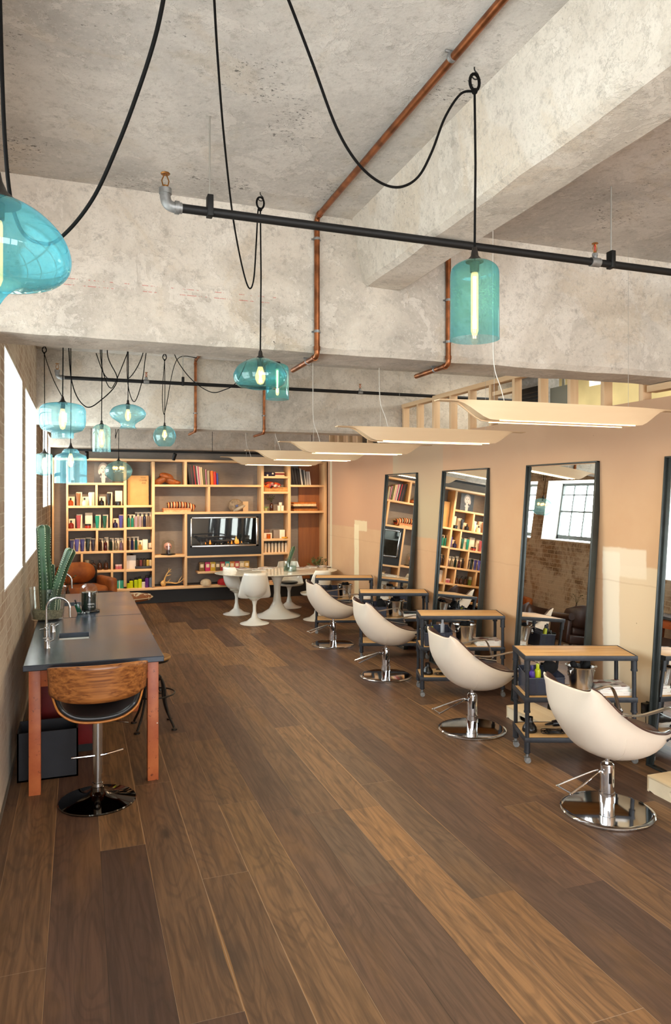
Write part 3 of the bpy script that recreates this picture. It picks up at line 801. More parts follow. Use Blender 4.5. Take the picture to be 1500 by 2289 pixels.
ad = thing('power_adapter', 'small black plug adapter with thin cord hanging in the wall socket', 'adapter', (XR-.013, 4.665, .37))
part(ad, 'plug', G().box(-.055, 0, -.028, .028, -.045, .045, .006), m_blackgloss)
part(ad, 'cord', G().tube(spline([(-.03, 0, -.045), (-.03, .0, -.15), (-.04, .02, -.28), (-.05, .1, -.35)], 5), .003, 6), m_blackgloss)
so2 = thing('power_socket', 'black wall socket between the second nearest trolley and its mirror', 'socket', (XR-.001, 6.50, .38))
part(so2, 'plate', G().box(-.012, 0, -.075, .075, -.045, .045, .003), m_black)

# ================================================================== PENDANT LAMPS
def glass_mat(name, near, edge, gloss=.10):
    t = NT(name)
    lw = t.n('ShaderNodeLayerWeight'); lw.inputs[0].default_value = .45
    tr = t.n('ShaderNodeBsdfTransparent', _0=t.mix(t.math('POWER', lw.outputs['Facing'], 2.2), near, edge))
    gl = t.n('ShaderNodeBsdfGlossy'); gl.inputs['Roughness'].default_value = .03; gl.inputs[0].default_value = (.85, 1, 1, 1)
    df = t.n('ShaderNodeBsdfTranslucent'); df.inputs[0].default_value = (min(1, near[0]*.35), .74, .92, 1)
    m1 = t.n('ShaderNodeMixShader', _0=.13, _1=tr.outputs[0], _2=df.outputs[0])
    mx = t.n('ShaderNodeMixShader', _0=t.schlick(.7, gloss*.5), _1=m1.outputs[0], _2=gl.outputs[0])
    t.t.links.new(mx.outputs[0], t.out.inputs[0]); return t.m
g_teal = glass_mat('teal_glass', (.50, .85, .91, 1), (.02, .38, .54, 1))
g_aqua = glass_mat('aqua_glass', (.72, .92, .95, 1), (.05, .50, .68, 1))
g_pale = glass_mat('pale_sea_glass', (.85, .95, .90, 1), (.20, .62, .64, 1))
g_smoke = glass_mat('smoky_sea_glass', (.84, .88, .78, 1), (.12, .48, .54, 1))
t = NT('glowing_bulb_glass'); tr = t.n('ShaderNodeBsdfTransparent'); tr.inputs[0].default_value = (1, .93, .78, 1)
em = t.n('ShaderNodeEmission'); em.inputs[0].default_value = (1, .50, .20, 1); em.inputs[1].default_value = 4.0  # filament halo put into the bulb glass as an amber glow
gl = t.n('ShaderNodeBsdfGlossy'); gl.inputs['Roughness'].default_value = .05
m1 = t.n('ShaderNodeMixShader', _0=.38, _1=tr.outputs[0], _2=em.outputs[0])
mx = t.n('ShaderNodeMixShader', _0=t.schlick(.6, .03), _1=m1.outputs[0], _2=gl.outputs[0]); t.t.links.new(mx.outputs[0], t.out.inputs[0]); m_bulb = t.m
t = NT('glowing_filament'); em = t.n('ShaderNodeEmission'); em.inputs[0].default_value = (1, .56, .24, 1); em.inputs[1].default_value = 120.0
t.t.links.new(em.outputs[0], t.out.inputs[0]); m_fil = t.m
m_cord = M('black_fabric_cord', '#0d0c0b', .9, spec=.15)
m_capm = M('dark_bronze_cap', '#26211d', .45, .4)

def pendant(label, X, Y, ztop, prof, glass, bulb, swag=None, hook=True, capr=.035, caph=.07, cr=.0045, hookz=ZC, group='sea coloured glass pendant lamps', slack=0.0, name='pendant_lamp'):
    """origin at the top of the glass; prof is (radius, depth below the top)"""
    th = thing(name, label, 'lamp', (X, Y, ztop), 0, group)
    pr = [(r, -z) for r, z in prof]
    Ps = spline([(r, 0, z) for r, z in pr], 4)
    o = part(th, 'glass_shade', G().lathe([(p.x, p.z) for p in Ps], n=48, cap0=False, cap1=False), glass, sharp=80)
    part(th, 'cap', G().lathe([(0, caph), (cr*1.8, caph), (cr*2.6, caph*.7), (capr*.45, caph*.35), (capr*.8, caph*.1), (capr, 0), (capr*1.02, -.006), (0, -.006)], n=24), m_capm)
    part(th, 'socket', G().lathe([(0, 0), (.02, 0), (.019, -.045), (.014, -.05), (0, -.05)], n=20), m_capm)
    kind, bl = bulb
    if kind == 'tube':
        b = part(th, 'bulb', G().lathe([(.012, -.045), (.0155, -.06), (.0155, -.05-bl+.02), (.010, -.05-bl+.004), (.0, -.05-bl)], n=20, cap0=False), m_bulb)
        g = G(); 
        for s in (-1, 1): g.tube([(s*.004, 0, -.065), (s*.003, 0, -.05-bl*.5), (s*.005, 0, -.05-bl+.03)], .0032, 6)
    elif kind == 'multi':
        g0 = G(); g = G()
        for q in range(4):
            a = q*PI/2+.4; dx, dy = math.cos(a), math.sin(a)
            c = Vector((dx*.07, dy*.07, -.11)); g0.ball(c, .026, sz=1.2, n=14, m=8)
            g.tube([c+Vector((-.01, 0, .01)), c+Vector((0, .006, -.01)), c+Vector((.01, 0, .01))], .0045, 6)
        b = part(th, 'bulb', g0, m_bulb)
    else:
        b = part(th, 'bulb', G().lathe([(.012, -.045), (.02, -.07), (.03, -.07-bl*.35), (.030, -.07-bl*.6), (.018, -.07-bl*.92), (0, -.07-bl)], n=20, cap0=False), m_bulb)
        g = G(); zz = -.07-bl*.2; pts = []
        for q in range(13): pts.append((.010*math.cos(q*PI/3*2), .010*math.sin(q*PI/3*2), -.075-(bl*.75)*(q % 2)))
        g.tube(pts, .003, 5)
    part(b, 'filament', g, m_fil, 'glowing filament')
    hz = hookz-ztop
    top = Vector((0, 0, hz-.10))
    g = G().tube([(0, 0, caph-.01), (0.004, 0, hz*.5), (0, 0, hz-.10)], cr, 8)
    if hook:
        # knotted loop, then the hook in the ceiling
        g.tube([(.022*math.sin(a), 0, hz-.062-.034*math.cos(a)) for a in [2*PI*k/16 for k in range(16)]], cr*1.3, 8, closed=True)
        g.ball((0, 0, hz-.10), cr*2.6, n=10, m=6)
        hk = G().tube(spline([(0, 0, hz+.01), (0, 0, hz-.012), (.016, 0, hz-.028), (.016, 0, hz-.044), (0, 0, hz-.050), (-.016, 0, hz-.040)], 5), .0028, 6)
        part(th, 'ceiling_hook', hk, m_black)
    if swag:
        pts = [Vector(p)-Vector((X, Y, ztop)) for p in swag]+[top]
        g.tube(spline(pts, 10), cr, 8)
    part(th, 'cord', g, m_cord)
    return th

def pz(py, T): return H+(HY-py)*T/F
# profile shapes
def P_cyl(r, h, neck=.035, sh=.05): return [(neck, 0), (neck+.01, .004), (r*.72, sh*.28), (r*.93, sh*.65), (r*.995, sh*1.15), (r, h*.35), (r, h*.7), (r*1.01, h)]
# B: teal cylinder by the long beam
p = at(1061, 585, T=2.98); zt = pz(583, 2.98)
pB = (p.x, p.y)
pendant('teal cylinder pendant lamp with long glowing tube bulb hanging by the copper pipe', p.x, p.y, zt, P_cyl(.100, .325), g_teal, ('tube', .26),
        swag=[at(618, -60, Z=ZC-.02), at(645, 0, T=2.35), at(700, 145, T=2.42), at(752, 285, T=2.5), at(800, 365, T=2.57), at(850, 408, T=2.65), at(895, 418, T=2.72), at(935, 395, T=2.8), at(965, 340, T=2.86), at(995, 262, T=2.92), at(1030, 210, T=2.96)], capr=.036, caph=.055, cr=.005)
# C: teal squashed oval
T_ = 4.216; p = at(582, 800, T=T_)
pendant('teal squashed oval pendant lamp hanging in front of the beam, below the black pipe', p.x, p.y, pz(801, T_), [(.034, 0), (.07, .012), (.125, .042), (.152, .085), (.156, .112), (.145, .145), (.12, .165), (.085, .172), (.07, .176)], g_teal, ('st', .085),
        swag=[at(476, -60, Z=ZC-.02), at(479, 0, T=2.5), at(486, 120, T=2.7), at(500, 300, T=3.1), at(520, 480, T=3.65), at(540, 590, T=4.05), at(556, 643, T=4.12), at(567, 625, T=4.16), at(573, 540, T=4.19), at(577, 470, T=4.21)], capr=.03, caph=.045)
# A: big teal drop at the left edge
T_ = 1.85; p = at(-8, 450, T=T_)
pendant('large teal teardrop pendant lamp cut off by the left edge of the photo', p.x, p.y, pz(450, T_),
        [(.045, 0), (.075, .008), (.12, .036), (.160, .078), (.180, .125), (.177, .165), (.150, .195), (.105, .207), (.06, .214), (.028, .235), (.006, .268)], g_teal, ('tube', .17),
        swag=[at(372, -60, T=1.75), at(365, 0, T=1.78), at(345, 90, T=1.82), at(310, 200, T=1.9), at(265, 320, T=1.98), at(210, 440, T=2.05), at(148, 520, T=2.1), at(100, 545, T=2.1), at(40, 500, T=2.05), at(10, 300, T=1.95)], capr=.058, caph=.075, cr=.0055)
# D: cylinder behind the oval one
T_ = 6.5; p = at(620, 815, T=T_)
pendant('teal glass cylinder pendant lamp partly hidden behind the squashed oval lamp', p.x, p.y, pz(812, T_), P_cyl(.103, .325), g_teal, ('tube', .24), swag=[at(625, 700, T=6.7), at(640, 600, T=6.6)], hook=True)
# the cluster over the basins
T_ = 5.8; p = at(140, 900, T=T_)
pendant('wide aqua drum pendant lamp, largest of the cluster over the basins', p.x, p.y, pz(900, T_), [(.036, 0), (.09, .006), (.15, .022), (.176, .06), (.178, .12), (.172, .185), (.15, .222), (.11, .235), (.088, .243), (.085, .265), (.083, .285)], g_aqua, ('st', .15),
        swag=[at(250, 700, T=6.4), at(240, 790, T=6.3), at(262, 850, T=6.2), at(225, 895, T=6.0), at(190, 908, T=5.9), at(160, 850, T=5.85), at(150, 700, T=5.8)], capr=.038, caph=.05)
T_ = 7.2; p = at(227, 950, T=T_)
pendant('narrow pale green cylinder pendant lamp in the cluster over the basins', p.x, p.y, pz(949, T_), P_cyl(.086, .272), g_pale, ('st', .16), swag=[at(300, 750, T=7.5), at(260, 850, T=7.35), at(245, 866, T=7.3), at(230, 830, T=7.25), at(224, 780, T=7.2)], capr=.026, caph=.04)
T_ = 7.3; p = at(286, 905, T=T_)
pendant('aqua onion shaped pendant lamp with flared foot, in the cluster over the basins', p.x, p.y, pz(904, T_), [(.03, 0), (.08, .008), (.14, .035), (.172, .075), (.176, .105), (.155, .14), (.11, .17), (.082, .19), (.072, .205), (.070, .222), (.082, .238), (.09, .242)], g_aqua, ('st', .10),
        swag=[at(335, 740, T=7.7), at(325, 800, T=7.6), at(318, 850, T=7.5), at(300, 898, T=7.45), at(285, 850, T=7.35)], capr=.026, caph=.045)
T_ = 8.95; p = at(368, 952, T=T_)
pendant('small pale globe pendant lamp, nearest the middle of the room in the cluster', p.x, p.y, pz(952, T_), [(.03, 0), (.07, .012), (.115, .05), (.137, .105), (.137, .15), (.12, .20), (.085, .242), (.07, .252)], g_aqua, ('st', .085),
        swag=[at(440, 800, T=9.0), at(395, 805, T=8.95), at(372, 905, T=8.95), at(366, 925, T=8.95), at(363, 880, T=8.95)], capr=.024, caph=.04)
T_ = 7.4; p = at(158, 1003, T=T_)
pendant('aqua bottle shaped pendant lamp with round bulb below the wide drum lamp', p.x, p.y, pz(1003, T_), [(.036, 0), (.06, .006), (.078, .025), (.09, .045), (.135, .065), (.156, .095), (.158, .2), (.158, .30), (.160, .352)], g_aqua, ('st', .12), capr=.04, caph=.06)
T_ = 8.5; p = at(99, 1014, T=T_)
pendant('small pale cylinder pendant lamp closest to the brick wall', p.x, p.y, pz(1014, T_), [(.04, 0), (.075, .004), (.090, .02), (.092, .06), (.092, .20), (.088, .235), (.05, .25), (.012, .262), (.004, .28)], g_pale, ('st', .13),
        swag=[at(150, 905, T=7.4), at(138, 885, T=7.6), at(120, 850, T=8.0), at(105, 810, T=8.3)], capr=.05, caph=.06)
T_ = 10.9; p = at(265, 1030, T=T_)
pendant('smoky oval pendant lamp with several round bulbs hanging before the poster shelf', p.x, p.y, pz(1030, T_), [(.03, 0), (.09, .018), (.165, .07), (.198, .13), (.200, .175), (.17, .24), (.11, .295), (.07, .31)], g_smoke, ('multi', 0), capr=.03, caph=.06,
        swag=[at(285, 900, T=11.2), at(262, 965, T=11), at(258, 975, T=11), at(262, 900, T=10.9)])
# loose cable swinging from the cluster to the oval lamp
g = G().tube(spline([at(385, 780, T=7.6), at(400, 812, T=7.5), at(430, 850, T=7.3), at(470, 876, T=7.1), at(500, 872, T=7.0), at(530, 852, T=6.9), at(560, 780, T=6.8), at(570, 700, Z=ZC-.02)], 8), .0045, 8)
solo('ceiling_cable', g, m_cord, 'black cable sagging between the globe lamp and the squashed oval lamp', 'cable')
g = G().tube(spline([at(215, 790, T=7.4), at(235, 840, T=7.3), at(262, 853, T=7.2), at(292, 842, T=7.1), at(318, 795, T=7.0), at(325, 740, T=7.0)], 8), .0045, 8)
solo('ceiling_cable', g, m_cord, 'black cable sagging across the pipe behind the onion shaped lamp', 'cable')

# ================================================================== CURVED WOOD LOUVRE LAMPS
m_lwood = wood('steam_bent_veneer', '#e3c197', '#efd3ab', 0, .5, .35, contrast=.7)
t = NT('warm_led_strip'); em = t.n('ShaderNodeEmission'); em.inputs[0].default_value = (1, .74, .40, 1); em.inputs[1].default_value = 6.0
t.t.links.new(em.outputs[0], t.out.inputs[0]); m_led = t.m
t = NT('soft_lamp_diffuser'); em = t.n('ShaderNodeEmission'); em.inputs[0].default_value = (1, .80, .55, 1); em.inputs[1].default_value = 2.2
t.t.links.new(em.outputs[0], t.out.inputs[0]); m_diff = t.m
X0, X1, ZT = 2.15, 4.08, 2.70
def louvre(label):
    th = thing('linear_pendant', label, 'lamp', (X0, 0, ZT), 0, 'curved wood linear lamps')
    L = X1-X0; N = 44
    def sm(u): u = max(0, min(1, u)); return u*u*(3-2*u)
    def drop(u):
        x = u*L
        return .115*sm((x-.12)/.26)*sm((L-.12-x)/.26)
    def dep(u): x = u*L; return .045+.05*sm(x/.5)*sm((L-x)/.5)
    rings = []
    for i in range(N+1):
        u = i/N; d = drop(u); w = dep(u); x = u*L
        w2 = w*.72
        rings.append([(x, -w, .004), (x, -w2-.006, -d*.5), (x, -w2, -d-.004), (x, -w2+.012, -d-.004), (x, -w2+.014, -d+.002 if d > .02 else -.003),
                      (x, w2-.014, -d+.002 if d > .02 else -.003), (x, w2-.012, -d-.004), (x, w2, -d-.004), (x, w2+.006, -d*.5), (x, w, .004)])
    g = G().skin(rings, True, True, True); part(th, 'veneer_body', g, m_lwood, sharp=50)
    g = G()
    xa, xb = .42, L-.42
    g.box(xa, xb, -dep(.5)*.72-.001, -dep(.5)*.72+.004, -.124, -.118); g.box(xa, xb, dep(.5)*.72-.004, dep(.5)*.72+.001, -.124, -.118)
    part(th, 'led_strip', g, m_led, 'glowing edge strip')
    for x in (.42, L-.42):
        part(th, 'suspension_wire', G().tube([(x, 0, .0), (x, 0, ZC-ZT)], .0012, 5), M('thin_wire', '#b9b4aa', .4, .6))
    part(th, 'power_cord', G().tube(spline([(.50, 0, .0), (.47, 0, .10), (.42, 0, .24), (.41, 0, .5), (.41, 0, ZC-ZT)], 6), .0028, 6), M('white_cord', '#e9e4da', .5))
    return th
ly = [4.12, 6.02, 7.98, 9.72, 11.55]
ll = ['curved pale wood linear lamp nearest the camera, running off the right edge', 'curved pale wood linear lamp, second from the camera', 'curved pale wood linear lamp, middle of the row of five',
      'curved pale wood linear lamp, fourth from the camera', 'curved pale wood linear lamp, farthest and lowest in the photo, before the shelf']
l0 = louvre(ll[0]); l0.location = (X0, ly[0], ZT)
for y, l in zip(ly[1:], ll[1:]): dup(l0, (X0, y, ZT), 0, l)
for y in ly:                                            # light thrown by the strips
    area('linear_lamp_light', (X0+.97, y-.05, ZT-.128), (0, 0, 0), 1.05, .014, 17, (1, .78, .5))

# ================================================================== PIPES
def elbow(g, c, r):
    pass
def sprinkler(th, x, y, z, r, hoff=0.0):
    g = G(); g.lathe([(r*1.25, -.03), (r*1.25, .03)], (0, 0, 0), 20, Tr(x, y, z) @ Ry(PI/2)); g.cyl((x, y, z), r*.7, 0, .048, 14); g.cyl((x, y, z), r*.85, .036, .05, 6)
    p = part(th, 'pipe_fitting', g, m_galv, 'grey galvanised fitting')
    g = G(); z0 = z+.048
    g.cyl((x, y, z0), .009, 0, .012, 10)
    for s in (-1, 1): g.tube([(x+s*.008, y, z0+.01), (x+s*.014, y, z0+.03), (x+s*.004, y, z0+.055)], .0025, 6)
    g.lathe([(0, .055), (.017, .055), (.019, .058), (.017, .060), (0, .060)], (x, y, z0), 14)
    q = part(p, 'sprinkler_head', g, m_brass, 'brass sprinkler head')
    part(p, 'glass_bulb', G().cyl((x, y, z0), .0035, .012, .052, 8), M('red_bulb', '#b3261c', .2))
def black_pipe(label, xa, xb, Y, z, r, heads, rods, elb=True):
    th = thing('sprinkler_pipe', label, 'pipe', (xa, Y, z), 0, 'black sprinkler pipes')
    part(th, 'pipe_run', G().lathe([(r, 0), (r, xb-xa)], (0, 0, 0), 20, Ry(PI/2)), m_black)
    if elb:
        g = G().tube(spline([(.02, 0, 0), (-.02, 0, 0), (-.045, 0, .012), (-.055, 0, .04), (-.055, 0, .075)], 5), r*1.2, 14); g.lathe([(r*1.45, -.008), (r*1.45, .012)], (0, 0, 0), 18, Tr(-.005, 0, 0) @ Ry(PI/2)); g.cyl((-.055, 0, 0), r*1.4, .055, .08, 18)
        e = part(th, 'elbow', g, m_galv, 'grey galvanised elbow')
        g = G(); x, y, z0 = -.055, 0, .08
        g.cyl((x, y, z0), .013, 0, .014, 10)
        for s in (-1, 1): g.tube([(x+s*.010, y, z0+.01), (x+s*.016, y, z0+.035), (x+s*.004, y, z0+.065)], .003, 6)
        g.lathe([(0, .065), (.020, .065), (.022, .068), (.020, .071), (0, .071)], (x, y, z0), 14)
        part(e, 'sprinkler_head', g, m_brass, 'brass sprinkler head')
    for x in heads: sprinkler(th, x-xa, 0, 0, r)
    for x in rods:
        part(th, 'hanger_rod', G().cyl((x-xa, 0, 0), .0045, .05, ZC-z, 8), M('galvanised_rod', '#a9a59c', .4, .5))
        g = G(); g.box(x-xa-.014, x-xa+.014, -r-.004, r+.004, -r-.003, .075, .003); part(th, 'hanger_clip', g, m_black)
    return th
xe = at(397, 475, Y=3.37).x
black_pipe('black sprinkler pipe crossing the room in front of the first concrete beam', xe, XR+1.5, 3.37, 3.415, .0205, [at(1330, 590, Y=3.37).x], [at(469, 470, Y=3.37).x, at(1366, 580, Y=3.37).x])
xe = at(140, 845, Y=8.5).x
black_pipe('thin black sprinkler pipe in the second bay above the pendant cluster', xe, XR+1.8, 8.5, 3.385, .0205, [at(327, 853, Y=8.5).x, at(805, 875, Y=8.5).x], [at(409, 855, Y=8.5).x])
black_pipe('dark sprinkler pipe in the farthest bay, just below the second beam', XL+.2, XR+1.8, 13.4, 3.32, .0205, [], [1.5], False)
def copper(label, pts, clips, r=.0175):
    P = [Vector(p) for p in pts]; base = P[0].copy()
    th = thing('copper_pipe', label, 'pipe', base, 0, 'copper pipes')
    path = [P[0]-base]
    for i in range(1, len(P)-1):                        # rounded elbows
        a = (P[i-1]-P[i]).normalized(); b = (P[i+1]-P[i]).normalized(); e = .035
        for k in range(7):
            t = k/6; path.append(P[i]-base+a*e*(1-t)**2+b*e*t**2)
    path.append(P[-1]-base)
    part(th, 'pipe_run', G().tube(path, r, 16), m_copper)
    g = G()
    for i in range(1, len(P)-1):
        for q in (P[i-1], P[i+1]):
            d = (q-P[i]).normalized(); c = P[i]-base+d*.05; g.tube([c-d*.012, c+d*.012], r*1.22, 16)
    part(th, 'coupling', g, m_copper)
    for c, d, n in clips:
        c = Vector(c)-base; d = Vector(d); n = Vector(n)
        g = G().tube([c-d*.008, c+d*.008], r*1.18, 14); s = d.cross(n).normalized(); g.tube([c+n*.02-s*.03, c+n*.02+s*.03], .006, 6)
        part(th, 'pipe_clip', g, m_galv, 'pale grey clip')
    return th
yc, zc_ = 4.31, ZC-.024
z_, n_ = (0, 0, 1), (0, 1, 0)
copper('copper pipe running along the ceiling and down the first beam, left of the long beam',
       [(1.385, YR+.3, zc_), (1.41, yc, zc_), (1.41, yc, 2.965), (1.41, 4.85, 2.965)],
       [((1.41, yc, 3.70), z_, n_), ((1.41, yc, 3.12), z_, n_), ((1.398, 2.55, zc_), (0, 1, 0), (0, 0, 1)), ((1.41, 4.50, 2.965), (0, 1, 0), (0, 0, 1))])
copper('copper pipe running down the first beam behind the teal cylinder lamp',
       [(2.335, YR+.3, zc_), (2.335, yc, zc_), (2.335, yc, 2.965), (2.335, 4.80, 2.965)], [((2.335, yc, 3.12), z_, n_), ((2.335, yc, 3.40), z_, n_), ((2.335, 4.50, 2.965), (0, 1, 0), (0, 0, 1))])
yc = 9.43
copper('copper pipe on the second beam, left of the squashed oval lamp', [(1.43, 4.8, zc_), (1.43, yc, zc_), (1.43, yc, 2.92), (1.43, 10.0, 2.92)], [((1.43, yc, 3.55), z_, n_), ((1.43, yc, 3.15), z_, n_)])
copper('copper pipe on the second beam, below the hidden cylinder lamp', [(2.34, 4.8, zc_), (2.34, yc, zc_), (2.34, yc, 2.92), (2.34, 10.0, 2.92)], [((2.34, yc, 3.15), z_, n_), ((2.34, yc, 3.55), z_, n_)])
# storage space behind the studs
g = G(); g.box(-.01, .0, -.28, .28, -.22, .22, .003)
vt = thing('air_grille', 'black ventilation grille behind the open pine studs', 'grille', (XR+.35, 6.85, 3.06))
part(vt, 'frame', g, m_black)
g = G()
for k in range(9): g.box(-.02, -.012, -.25, .25, -.19+k*.042, -.175+k*.042)
part(vt, 'louvres', g, m_blackgloss)
part(vt, 'duct', G().box(.0, .22, -.25, .25, -.19, ZC-3.06), m_galv)
g = G().box(-.02, .02, -.2, .2, -.13, .13, .004); g.cyl((0, 0, 0), .015, .12, ZC-3.1, 10); solo('junction_box', g, M('grey_green_box', '#77776a', .6), 'flat grey service box behind the open pine studs', 'box', (XR+.4, 6.3, 3.1))

# ================================================================== WALL SHELVING
YF, YBK = 14.17, 14.52
def sX(px): return at(px, HY, Y=YF).x
def sZ(px, py): return at(px, py, Y=YF).z
sh = thing('shelving_unit', 'wall wide pine shelving unit with grey felt back, filled with hair products, books and blankets', 'shelving', (sX(300), YF, 0))
OX = sX(300)
def board(px0, px1, py, th_=.042, nm='shelf', d0=YF):
    x0, x1 = sX(px0), sX(px1); zt = sZ((px0+px1)/2, py)
    part(sh, nm, G().box(x0-OX, x1-OX, d0-YF, YBK-YF, zt-th_, zt, .0015), m_pine); return zt
def upright(pxa, pxb, py0, py1, nm='divider'):
    x0, x1 = sX(pxa), sX(pxb); c = (pxa+pxb)/2
    part(sh, nm, G().box(x0-OX, x1-OX, .001, YBK-YF, sZ(c, py1), sZ(c, py0), .0015), m_pinev)
part(sh, 'back_panel', G().box(sX(120)-OX, sX(690)-OX, YBK-YF, YBK-YF+.02, .3, 2.95), m_feltb)
TOPY = 1027.6
for a, b in ((120, 728),): ztop = board(a, b, TOPY)
BOT = 1314.5
zl = {}
# left block
zl['r0'] = board(148, 279, 1079); zl['r1'] = board(148, 279, 1130.3); zl['r2'] = board(148, 279, 1181.2); zl['r3'] = board(148, 279, 1232.5); zl['r4'] = board(148, 279, 1275.5)
zl['q1'] = board(281, 342, 1129.3); zl['q2'] = board(281, 342, 1178.6); zl['q3'] = board(281, 342, 1230); zl['q4'] = board(281, 342, 1272.5)
zl['bot'] = board(148, 650, 1311.5, .045)
upright(148, 152.5, 1032, 1312, 'upright'); upright(277, 283, 1032, 1312, 'upright'); upright(340, 346, 1032, 1312, 'upright')
upright(213.5, 218.5, 1083, 1130); upright(246.5, 251.5, 1134, 1181); upright(214.5, 219.5, 1185, 1232); upright(180.5, 185.5, 1236, 1275); upright(248, 253, 1236, 1312)
# middle block
zl['b0'] = board(346, 585, 1083.5); zl['b1'] = board(346, 585, 1144.2); zl['b2l'] = board(346, 415, 1241); zl['b2r'] = board(415, 585, 1240.3)
upright(412.5, 418, 1032, 1083.5); upright(465, 470, 1088, 1144); upright(413, 418.5, 1148, 1312); upright(584, 590, 1032, 1312, 'upright'); upright(644, 650, 1032, 1312, 'upright')
# narrow block and right block
for k, y in (('c0', 1064.5), ('c1', 1099), ('c2', 1142.2), ('c3', 1204.3), ('c4', 1235.2)): zl[k] = board(588, 646, y)
zl['d0'] = board(648, 724, 1084); zl['d1'] = board(648, 724, 1142.2)
g = G().box(sX(724)-OX, sX(730)-OX, -.02, YBK-YF, .3, ztop, .002); part(sh, 'end_panel', g, m_pinev)
m_bwood = wood('oiled_plywood', '#7e4a22', '#a0632f', 2, .5, .4)
part(sh, 'brown_side_panel', G().box(sX(724)-OX-.45, sX(724)-OX, YBK-YF-.03, YBK-YF+.0, .3, ztop), m_bwood, 'brown plywood panel')
part(sh, 'end_panel', G().box(sX(120)-OX-.03, sX(120)-OX+.0, 0, YBK-YF, .3, ztop, .002), m_pinev)
# small ledge under the coloured boxes
zled = sZ(500, 1276.5); part(sh, 'ledge', G().box(sX(443)-OX, sX(562)-OX, .02, YBK-YF, zled-.04, zled, .002), m_pine)

def item_at(px, key, dy=.10):
    z = zl[key] if isinstance(key, str) else key
    p = at(px, HY, Y=YF+dy); return Vector((p.x, YF+dy, z))
def pxm(n): return n/F*15.0*1.0           # photo pixels to metres at the shelf
m_carton = M('cream_carton', '#f0e2c8', .6)
GP = 'hair products on the pine shelves'
def carton(px, key, w, h, label, dy=.17, col=None, name='carton'):
    W2 = pxm(w)/2; Hh = pxm(h)
    return solo(name, G().box(-W2, W2, 0, min(.09, W2*1.7), 0, Hh, .002), m_carton if col is None else M('bx_'+col, col, .5), label, 'carton', item_at(px, key, dy), 0, 'cartons on the pine shelves')
def tube_(px, key, w, h, col, label, dy=.10):
    r = pxm(w)/2; Hh = pxm(h); rings = []
    th = thing('cream_tube', label, 'tube', item_at(px, key, dy), 0, GP)
    for i in range(7):
        u = i/6; ra = r*(.68+.32*u); rb = r*(.62*(1-u)**.8+.03)
        rings.append([(ra*math.cos(a), rb*math.sin(a), Hh*.16+Hh*.84*u) for a in [2*PI*k/16 for k in range(16)]])
    part(th, 'body', G().skin(rings, True, True, True), M('pl_'+col, col, .25))
    part(th, 'cap', G().cyl((0, 0, 0), r*.66, 0, Hh*.17, 16), M('tube_cap_'+col, col, .4))
    return th
def bottle(px, key, w, h, col, label, shape='squat', cap='#16130f', dy=.10, cat='bottle', name='bottle'):
    r = pxm(w)/2; Hh = pxm(h)
    th = thing(name, label, cat, item_at(px, key, dy), 0, GP); m = M('gl_'+col, col, .12)
    if shape == 'squat': pr = [(0, 0), (r*.95, 0), (r, Hh*.05), (r, Hh*.48), (r*.7, Hh*.62), (r*.28, Hh*.70), (r*.28, Hh*.74), (0, Hh*.74)]; c = [(0, Hh*.74), (r*.34, Hh*.74), (r*.34, Hh), (0, Hh)]
    elif shape == 'can': pr = [(0, 0), (r*.95, 0), (r, Hh*.03), (r, Hh*.74), (r*.6, Hh*.80), (0, Hh*.8)]; c = [(0, Hh*.78), (r*.62, Hh*.78), (r*.62, Hh*.97), (r*.5, Hh), (0, Hh)]
    elif shape == 'jar': pr = [(0, 0), (r*.9, 0), (r, Hh*.08), (r, Hh*.66), (0, Hh*.66)]; c = [(0, Hh*.66), (r*1.03, Hh*.66), (r*1.03, Hh), (0, Hh)]
    else: pr = [(0, 0), (r*.95, 0), (r, Hh*.04), (r, Hh*.60), (r*.75, Hh*.69), (r*.3, Hh*.73), (0, Hh*.73)]; c = [(0, Hh*.72), (r*.36, Hh*.72), (r*.36, Hh*.84), (r*.14, Hh*.85), (r*.14, Hh*.95), (r*.3, Hh*.96), (r*.3, Hh), (0, Hh)]
    part(th, 'body', G().lathe(pr, n=16), m)
    gc = G().lathe(c, n=12)
    if shape == 'pump': gc.box(-r*.9, 0, -r*.14, r*.14, Hh*.94, Hh)
    part(th, 'cap', gc, M('cp_'+cap, cap, .35))
    return th
def ordn(k): return ('first', 'second', 'third', 'fourth', 'fifth', 'sixth', 'seventh', 'eighth')[k]
